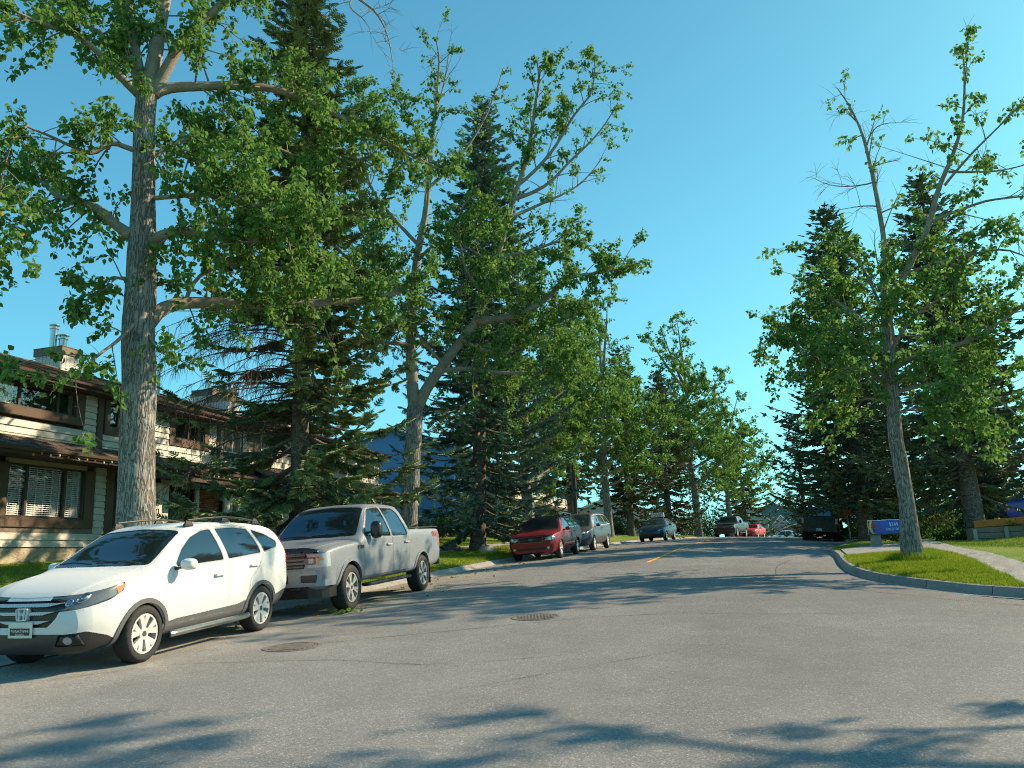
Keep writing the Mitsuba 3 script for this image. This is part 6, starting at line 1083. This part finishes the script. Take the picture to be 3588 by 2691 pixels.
# lamp post
p = off(np.array(38.4), np.array(LW + 1.3)); lz = ZL(p); o = np.array([*p, lz]); k = thing('lamp_post', 'dark brown street lamp post standing behind the dark red car', 'street lamp')
put('lower_pole', tube([o + [0, 0, -.2], o + [0, 0, 4.6]], .13, 12), 'satin', k, (.045, .03, .028), smooth=40); put('collar', tube([o + [0, 0, 2.9], o + [0, 0, 3.02]], .15, 12), 'satin', k, (.06, .045, .04)); put('upper_pole', tube([o + [0, 0, 4.6], o + [0, 0, 8.2]], [.085, .06], 10), 'satin', k, (.05, .035, .032), smooth=40)
put('arm', tube([o + [0, 0, 8.15], o + [.5, -.15, 8.5], o + [1.5, -.45, 8.6]], .035, 8), 'satin', k, (.05, .035, .032)); put('lamp_head', xf(mm(m3.Manifold.hull_points(np.array([(1.4 + a, b_, c_) for a, b_, c_ in ((0, -.1, 0), (0, .1, 0), (.6, -.13, -.02), (.6, .13, -.02), (.1, 0, .12), (.5, 0, .1), (.3, .12, -.1), (.3, -.12, -.1))]))), frame(o + [0, 0, 8.6], [.958, -.287, 0], [.287, .958, 0])), 'satin', k, (.25, .25, .25))
# adirondack chair on the porch
M = HM @ np.array([[1, 0, 0, 14.15], [0, 1, 0, -.62], [0, 0, 1, .42], [0, 0, 0, 1.0]]); k = thing('garden_chair', 'turquoise wooden slatted chair on the townhouse porch, turned to the right', 'chair'); R = np.eye(4); a = 1.1; R[:2, :2] = [[math.cos(a), -math.sin(a)], [math.sin(a), math.cos(a)]]; M = M @ R; tq = (.035, .32, .42)
for i in range(5): q = (i - 2) * .105; put('back_slat', xf(mm(hullp([(q * (1 + .25 * t) + e, .22 + .42 * t + f_, .30 + (.78 - .05 * abs(i - 2)) * t) for t in (0, 1) for e in (-.045, .045) for f_ in (0, .02)])), M), 'satin', k, tq)
for i in range(5): put('seat_slat', xf(bx(-.27, .27, -.32 + i * .11, -.22 + i * .11, .38 - i * .022, .40 - i * .022), M), 'satin', k, tq)
for sx_ in (-.31, .31): put('arm', xf(bx(sx_ - .06, sx_ + .06, -.4, .36, .56, .58), M), 'satin', k, tq); put('leg', xf(bx(sx_ - .02, sx_ + .02, -.34, -.26, 0, .56), M), 'satin', k, tq); put('rear_leg', xf(mm(hullp([(sx_ + e, y, z) for e in (-.02, .02) for y, z in ((-.3, .3), (-.3, .38), (.5, 0), (.5, .08))])), M), 'satin', k, tq)
# fence, pot and metal chair left of the spruce
M = HM @ np.array([[1, 0, 0, 20.2], [0, 1, 0, -2.3], [0, 0, 1, .75], [0, 0, 0, 1.0]]); k = thing('board_fence', 'pale vertical board fence beside the porch behind the silver pickup', 'fence'); rg = np.random.default_rng(3)
for i in range(16): put('board', xf(mm(rbox(i * .15, i * .15 + .135, 0, .025, -.2, 1.15 + .012 * rg.normal(), .004)), M), 'siding', k, np.array((.62, .58, .50)) * (.9 + .15 * rg.random()))
put('rail', xf(bx(-.02, 2.42, .026, .07, .85, .94), M), 'siding', k, (.5, .47, .4)); put('rail', xf(bx(-.02, 2.42, .026, .07, .15, .24), M), 'siding', k, (.5, .47, .4))
q = np.array([19.9, -3.1]); M = HM @ np.array([[1, 0, 0, 19.85], [0, 1, 0, -3.2], [0, 0, 1, float(ZL((HM @ [19.85, -3.2, 0, 1])[:2]))], [0, 0, 0, 1.0]])
k = thing('flower_pot', 'terracotta flower pot beside the pale fence', 'flower pot'); t = np.linspace(0, 1, 9); put('pot', xf(tube([(0, 0, z) for z in (0, .26, .27, .34)], [.13, .18, .20, .20], 18), M), 'matte', k, (.42, .14, .06), smooth=40); put('soil', xf(tube([(0, 0, .33), (0, 0, .345)], .18, 14), M), 'matte', k, (.04, .03, .02))
M2 = M @ np.array([[1, 0, 0, .75], [0, 1, 0, .2], [0, 0, 1, 0], [0, 0, 0, 1.0]]); k = thing('metal_chair', 'thin black metal garden chair with a pale back in front of the fence', 'chair'); put('back', xf(grid_mesh(np.array([[(-.22 + .44 * i, .22 + .10 * j, .46 + .5 * j) for j in (0, 1)] for i in (0, 1)])), M2), 'matte', k, (.5, .49, .46)); put('seat', xf(bx(-.23, .23, -.22, .22, .43, .455), M2), 'satin', k, (.04, .04, .04))
for sx_ in (-.22, .22):
    for pts in ([(sx_, -.22, 0), (sx_, -.2, .62), (sx_, .1, .66), (sx_, .24, .6)], [(sx_, .3, 0), (sx_, .2, .45), (sx_, .33, .98)]): put('frame_tube', xf(tube(smooth_path(pts, 8), .012, 6), M2), 'satin', k, (.025, .025, .025))
# boulders at the foot of the spruce
def boulder(label, x, y, z, r, col, seed):
    m = trimesh.creation.icosphere(3, 1.0); v = np.asarray(m.vertices); v = v * (1 + .5 * (meshkit.fbm(v * 1.4 + seed, 3, seed) - .5))[:, None] * np.array(r) + [x, y, z]
    put('rock', (v, np.asarray(m.faces)), 'matte', thing('boulder', label, 'rock'), col, smooth=True)
p = (-1.35, 34.75); boulder('pale grey rock at the right foot of the blue green spruce', *p, ZL(p) + .05, (.36, .3, .26), (.40, .39, .36), 1)
p = (-2.9, 34.9); boulder('dark brown rock at the left foot of the blue green spruce', *p, ZL(p) + .05, (.42, .3, .24), (.13, .10, .085), 2)
# shrubs
def shrub(label, x, y, z, r, h, n, seed, leaf=.07, tint=(1, 1, 1), cat_='shrub', group=None, name='shrub'):
    rg = np.random.default_rng(seed); k = thing(name, label, cat_, group); m = max(10, n // 45)
    d = unit(np.c_[rg.normal(size=(m, 2)), np.abs(rg.normal(size=m)) * .9 + .25]); L = (.45 + .6 * rg.random(m))[:, None]; o = np.array([x, y, z]); b = np.c_[rg.normal(size=(m, 2)) * r * .25, np.zeros(m)]
    e = b + d * L * np.array([r, r, h]); mid = (b + e) / 2 + np.c_[rg.normal(size=(m, 2)) * .06 * r, .12 * h * rg.random(m)]; P = np.stack([b - [0, 0, .1], mid, e], 1)
    put('stems', (lambda q: (q[0] + o, q[1]))(tubes(P, np.tile([.014, .009, .004], (m, 1)) * max(r, .6), 4)), 'limb_bark', k, smooth=True, kind='stuff')
    j = rg.integers(0, m, n); t = rg.random(n) ** .6; p = np.where(t[:, None] < .5, P[j, 0] + (P[j, 1] - P[j, 0]) * t[:, None] * 2, P[j, 1] + (P[j, 2] - P[j, 1]) * (t[:, None] * 2 - 1)) + rg.normal(size=(n, 3)) * np.array([r, r, h]) * .09; p[:, 2] = np.maximum(p[:, 2], .02)
    (v, f), c = leaves(p, rg.normal(size=(n, 3)) + [0, 0, .1], rg, leaf, tint); put('foliage', (v + o, f), 'leaf', k, col=c, kind='stuff'); return k
def hp(x, y): return tuple((HM @ [x, y, 0, 1])[:2])
for lab_, hx, hy, r, h, n, sd, lf, tn in (('leafy green shrub in front of the brick wall of the porch', 16.9, -1.5, .9, 2.0, 1500, 61, .10, (1, 1, 1)), ('dark low shrub below the house number', 13.7, -1.3, .7, 1.1, 900, 62, .08, (.5, .55, .6)), ('thin climbing shrub at the brown corner board by the big trunk', 12.2, -.4, .35, 1.6, 220, 63, .10, (1.2, 1.2, .8)), ('bushy shrub at the right end of the porch', 19.2, -1.9, 1.0, 1.9, 1800, 64, .08, (.8, .85, .8)), ('blue green low conifer bush beside the flower pot', 19.2, -3.9, .8, .8, 1500, 65, .05, (.5, .65, 1.6)), ('dark shrub under the window of the second townhouse', 25.5, -1.6, 1.2, 1.6, 1800, 66, .09, (.6, .65, .6)), ('wide dark shrub by the second townhouse porch', 30.0, -1.8, 1.5, 1.9, 2000, 67, .09, (.55, .6, .6))):
    p = hp(hx, hy); shrub(lab_, *p, ZL(p), r, h, n, sd, lf, tn)
rgb_ = np.random.default_rng(77)
for i, (s_, w_, r, h, lb) in enumerate(((31, 16.5, 1.6, 2.6, 'dense dark bush deep in the garden left of the blue green spruce'), (37, 15.5, 1.8, 2.2, 'wide dark bush left of the leaning poplar trunk'), (40.5, 13.5, 1.5, 2.4, 'dark green bush right behind the leaning poplar trunk'), (47, 14, 1.6, 2.8, 'bright leafy bush just right of the lamp post'), (63, 12.5, 2.2, 2.0, 'low dark bush behind the roof sign'), (72, 11.5, 2.2, 3.0, 'leafy bush behind the tail of the sedan'), (77, 10.2, 2.4, 4.5, 'tall bright bush left of the far dark pickup'), (82, 9.6, 2.2, 4.6, 'tall bright leafy bush right behind the far dark pickup'))):
    p = off(np.array(float(s_)), np.array(float(w_))); shrub(lb, *p, ZL(p), r, h, 2200, 80 + i, .13 + .02 * (s_ > 60), (.55, .62, .6) if 'dark' in lb else (1.0, 1.0, .9))
for i, (x, y, r, h, lb) in enumerate(((19.6, 39.0, 1.8, 2.6, 'dark bush between the two tall dark spruces'), (19.3, 45.0, 1.2, 1.2, 'low dark bush beside the sign post'), (22.4, 42.0, 2.2, 3.2, 'high dark bush behind the big dark spruce'), (24.5, 39.5, 1.8, 2.4, 'dark bush beyond the driveway'), (16.9, 35.2, .9, .8, 'small bush right behind the advertising bench'), (17.2, 31.6, .9, .5, 'ground plants at the foot of the big dark spruce'), (22.6, 50.5, 1.5, 2.6, 'dark bush right of the black pickup'))):
    shrub(lb, x, y, ZR((x, y)), r, h, 2000, 100 + i, .11, (.45, .52, .5))
p = (18.2, 28.9); shrub('grassy plants growing on top of the timber planter', *p, pz + .5, 1.2, .35, 700, 120, .10, (.9, .95, .8), cat_='plants')
p = off(np.array(36.5), np.array(LW + 4.9)); shrub('small ornamental tree with a pale forked trunk', *p, ZL(p), 1.5, 3.2, 1600, 121, .10, (.8, .85, .8), cat_='tree', name='ornamental_tree'); k0 = 'ornamental_tree'; o = np.array([*p, ZL(p)])
put('trunk', tube(o + np.array([(0, 0, -.2), (-.05, 0, .5), (-.12, 0, .95), (-.5, .1, 1.8), (-.7, .1, 2.5)]), [.09, .075, .07, .05, .03], 8), 'limb_bark', k0, smooth=True); put('limb', tube(o + np.array([(-.12, 0, .95), (.25, 0, 1.5), (.6, .1, 2.3)]), [.06, .05, .03], 8), 'limb_bark', k0, smooth=True)
# far houses
gable_house('teal sided house with a brown roof at the end of the street', (42.8, 154.3, .8), -.31, 12, 11, 4.9, 2.4, (.055, .16, .19), (.24, .15, .11), trim=(.32, .22, .17), wins=((2, 3.6, 1.6, 3.0), (8, 9.6, 1.6, 3.0)), over=.5)
gable_house('small grey gabled garage in front of the teal house', (44.5, 143.2, .8), -.31, 6, 3.5, 2.7, 1.9, (.40, .42, .43), (.20, .13, .10), over=.35, door=(.5, 3.0, 2.2), cat_='garage')
gable_house('grey house with a white barge board left of the teal house', (36.0, 140.9, .8), -.31, 10, 7.0, 4.0, 2.6, (.26, .31, .33), (.2, .13, .1), over=.4, wins=((4.5, 6, 1.5, 2.8),))
gable_house('low brown roofed house behind the black pickup', (43.6, 133.4, .8), -.31, 9, 8.5, 2.2, 1.2, (.16, .10, .08), (.24, .15, .12), trim=(.5, .47, .42), over=.5)
gable_house('bright blue sided house seen between the spruce and the forked poplar', (-14.0, 52.4, 1.2), .06, 10, 12, 5.6, 2.0, (.10, .30, .60), (.16, .14, .13), over=.4, wins=((8.5, 10, 3.4, 4.8),))
p = off(np.array(77.0), np.array(24.0)); gable_house('white garage half hidden behind trees beyond the sedan', (p[0], p[1], 1.6), -.1, 8, 9, 3.0, 1.6, (.62, .64, .66), (.2, .2, .2), over=.4)
gable_house('pale blue sided house at the right edge behind the spruce', (30.2, 41.5, .8), -.45, 10, 11, 6.2, 2.4, (.50, .56, .62), (.17, .15, .14), over=.4, wins=((.8, 2.0, 3.4, 4.9), (4.0, 5.6, 3.4, 4.9)))
# grass blades
def blades(key, pts, z, h, rg, tint=(1, 1, 1), w=.011):
    n = len(pts); a = rg.random(n) * 6.28; d = np.stack([np.cos(a), np.sin(a)], 1); hh = h * (.5 + .9 * rg.random(n)); ln = rg.normal(size=(n, 2)) * .45
    b0 = np.c_[pts - d * w / 2, z - .01]; b1 = np.c_[pts + d * w / 2, z - .01]; t_ = np.c_[pts + ln * hh[:, None], z + hh]
    dry = np.clip((meshkit.fbm(np.c_[pts * .8, 0 * pts[:, :1]], 3, 6) - .42) * 3, 0, 1)[:, None]; k = np.clip(rg.random(n)[:, None] * .7 + .5 * dry * rg.random((n, 1)), 0, 1); c = (np.array([.085, .17, .018]) * (1 - k) + np.array([.25, .29, .05]) * k) * np.array(tint) * (.8 + .4 * rg.random((n, 1)))
    put(key, (np.stack([b0, b1, t_], 1).reshape(-1, 3), np.arange(3 * n).reshape(-1, 3)), 'blade', col=np.repeat(c, 3, 0)); return key
rg = np.random.default_rng(15); n = 230000
cum = np.r_[0, np.cumsum(np.linalg.norm(np.diff(RCURB, axis=0), axis=1))]; q = 23 + rg.random(n) * 22; e = np.stack([np.interp(q, cum, RCURB[:, j]) for j in (0, 1)], 1); nn = np.stack([np.interp(q, cum, RN[:, j]) for j in (0, 1)], 1)
P = e + nn * (.10 + 3.2 * rg.random(n))[:, None]
wlp = Polygon(np.vstack([WL, WR[::-1]])); pad = Polygon([(8.6, 23.0), (10.2, 24.0), (11.4, 24.4), (12.5, 25.0), (14.1, 29.9), (12.7, 29.4), (11.6, 28.9), (10.4, 27.6)])
import shapely
ok = ~shapely.contains_xy(wlp.buffer(-.02), P[:, 0], P[:, 1]) & ~shapely.contains_xy(pad.buffer(-.02), P[:, 0], P[:, 1]); P = P[ok]; edge = meshkit.fbm(np.c_[P * .9, 0 * P[:, :1]], 3, 2); P = P[rg.random(len(P)) < .35 + edge]
blades('corner_grass', P, glawn_r(P[:, 0], P[:, 1]), .065, rg, (1.55, 1.4, 1.0)); lab('corner_grass', 'bright yellow green grass on the corner patch round the leaning poplar', 'grass', kind='stuff')
n = 5000; a = rg.random(n) * 6.28; r = .2 + .45 * rg.random(n) ** 1.5; P = np.array([9.46, 19.8]) + np.stack([np.cos(a), np.sin(a)], 1) * r[:, None]; blades('tufts', P, glawn_r(P[:, 0], P[:, 1]), .20, rg, (1.3, 1.35, 1.0)); lab('tufts', 'taller grass tufts round the foot of the leaning poplar', 'grass', kind='stuff')
n = 60000; P = np.stack([14 + 12 * rg.random(n), 14 + 16 * rg.random(n)], 1); dd, _ = _rt.query(P); ok = (dd > 3.2) & (dd < 9) & ~shapely.contains_xy(wlp.buffer(-.02), P[:, 0], P[:, 1]); P = P[ok]; blades('bank_grass', P, glawn_r(P[:, 0], P[:, 1]), .06, rg, (.8, .9, .9), .014); lab('bank_grass', 'darker green grass on the bank below the timber planter', 'grass', kind='stuff')  # blades tinted darker and less yellow than on the corner
n = 130000; s_ = -4 + 40 * rg.random(n); w_ = LW + .2 + 9.4 * rg.random(n) ** 1.3; ok = (w_ < LW + 2.97) | (w_ > LW + 4.43); P = off(s_[ok], w_[ok]); blades('left_grass', P, glawn_l(P[:, 0], P[:, 1]), .065, rg, (1.25, 1.2, .9), .013); lab('left_grass', 'mown grass along the left kerb and in front of the townhouse', 'grass', kind='stuff')
# fallen leaves and twigs on the road
k = 'leaf_litter'; n = 260; s_ = 2 + 26 * rg.random(n); w_ = 5.75 - np.abs(rg.normal(size=n)) * 1.1; P = off(s_, w_); (v, f), c = leaves(np.c_[P, groad(P[:, 0], P[:, 1]) + .012], np.c_[rg.normal(size=(n, 2)), 0.05 * rg.normal(size=n)], rg, .075, (1, 1, 1), .6)
put(k, (v, f), 'leaf', col=c * .7); lab(k, 'scattered dry leaves along the left gutter', 'leaves', kind='stuff')
p = np.array([-3.15, 14.62]); n = 26; P = p + rg.normal(size=(n, 2)) * [.16, .09]; (v, f), c = leaves(np.c_[P, groad(P[:, 0], P[:, 1]) + .02 + .03 * rg.random(n)], np.c_[rg.normal(size=(n, 2)), .2 * rg.normal(size=n)], rg, .11)
tk = thing('fallen_twig', 'small leafy green twig lying on the road by the front wheel of the silver pickup', 'twig'); put('leaves', (v, f), 'leaf', tk, col=c, kind='stuff'); z = float(groad(p[0], p[1])); put('stem', tube([(p[0] - .25, p[1] - .05, z + .01), (p[0], p[1], z + .03), (p[0] + .22, p[1] + .08, z + .012)], .006, 5), 'limb_bark', tk)
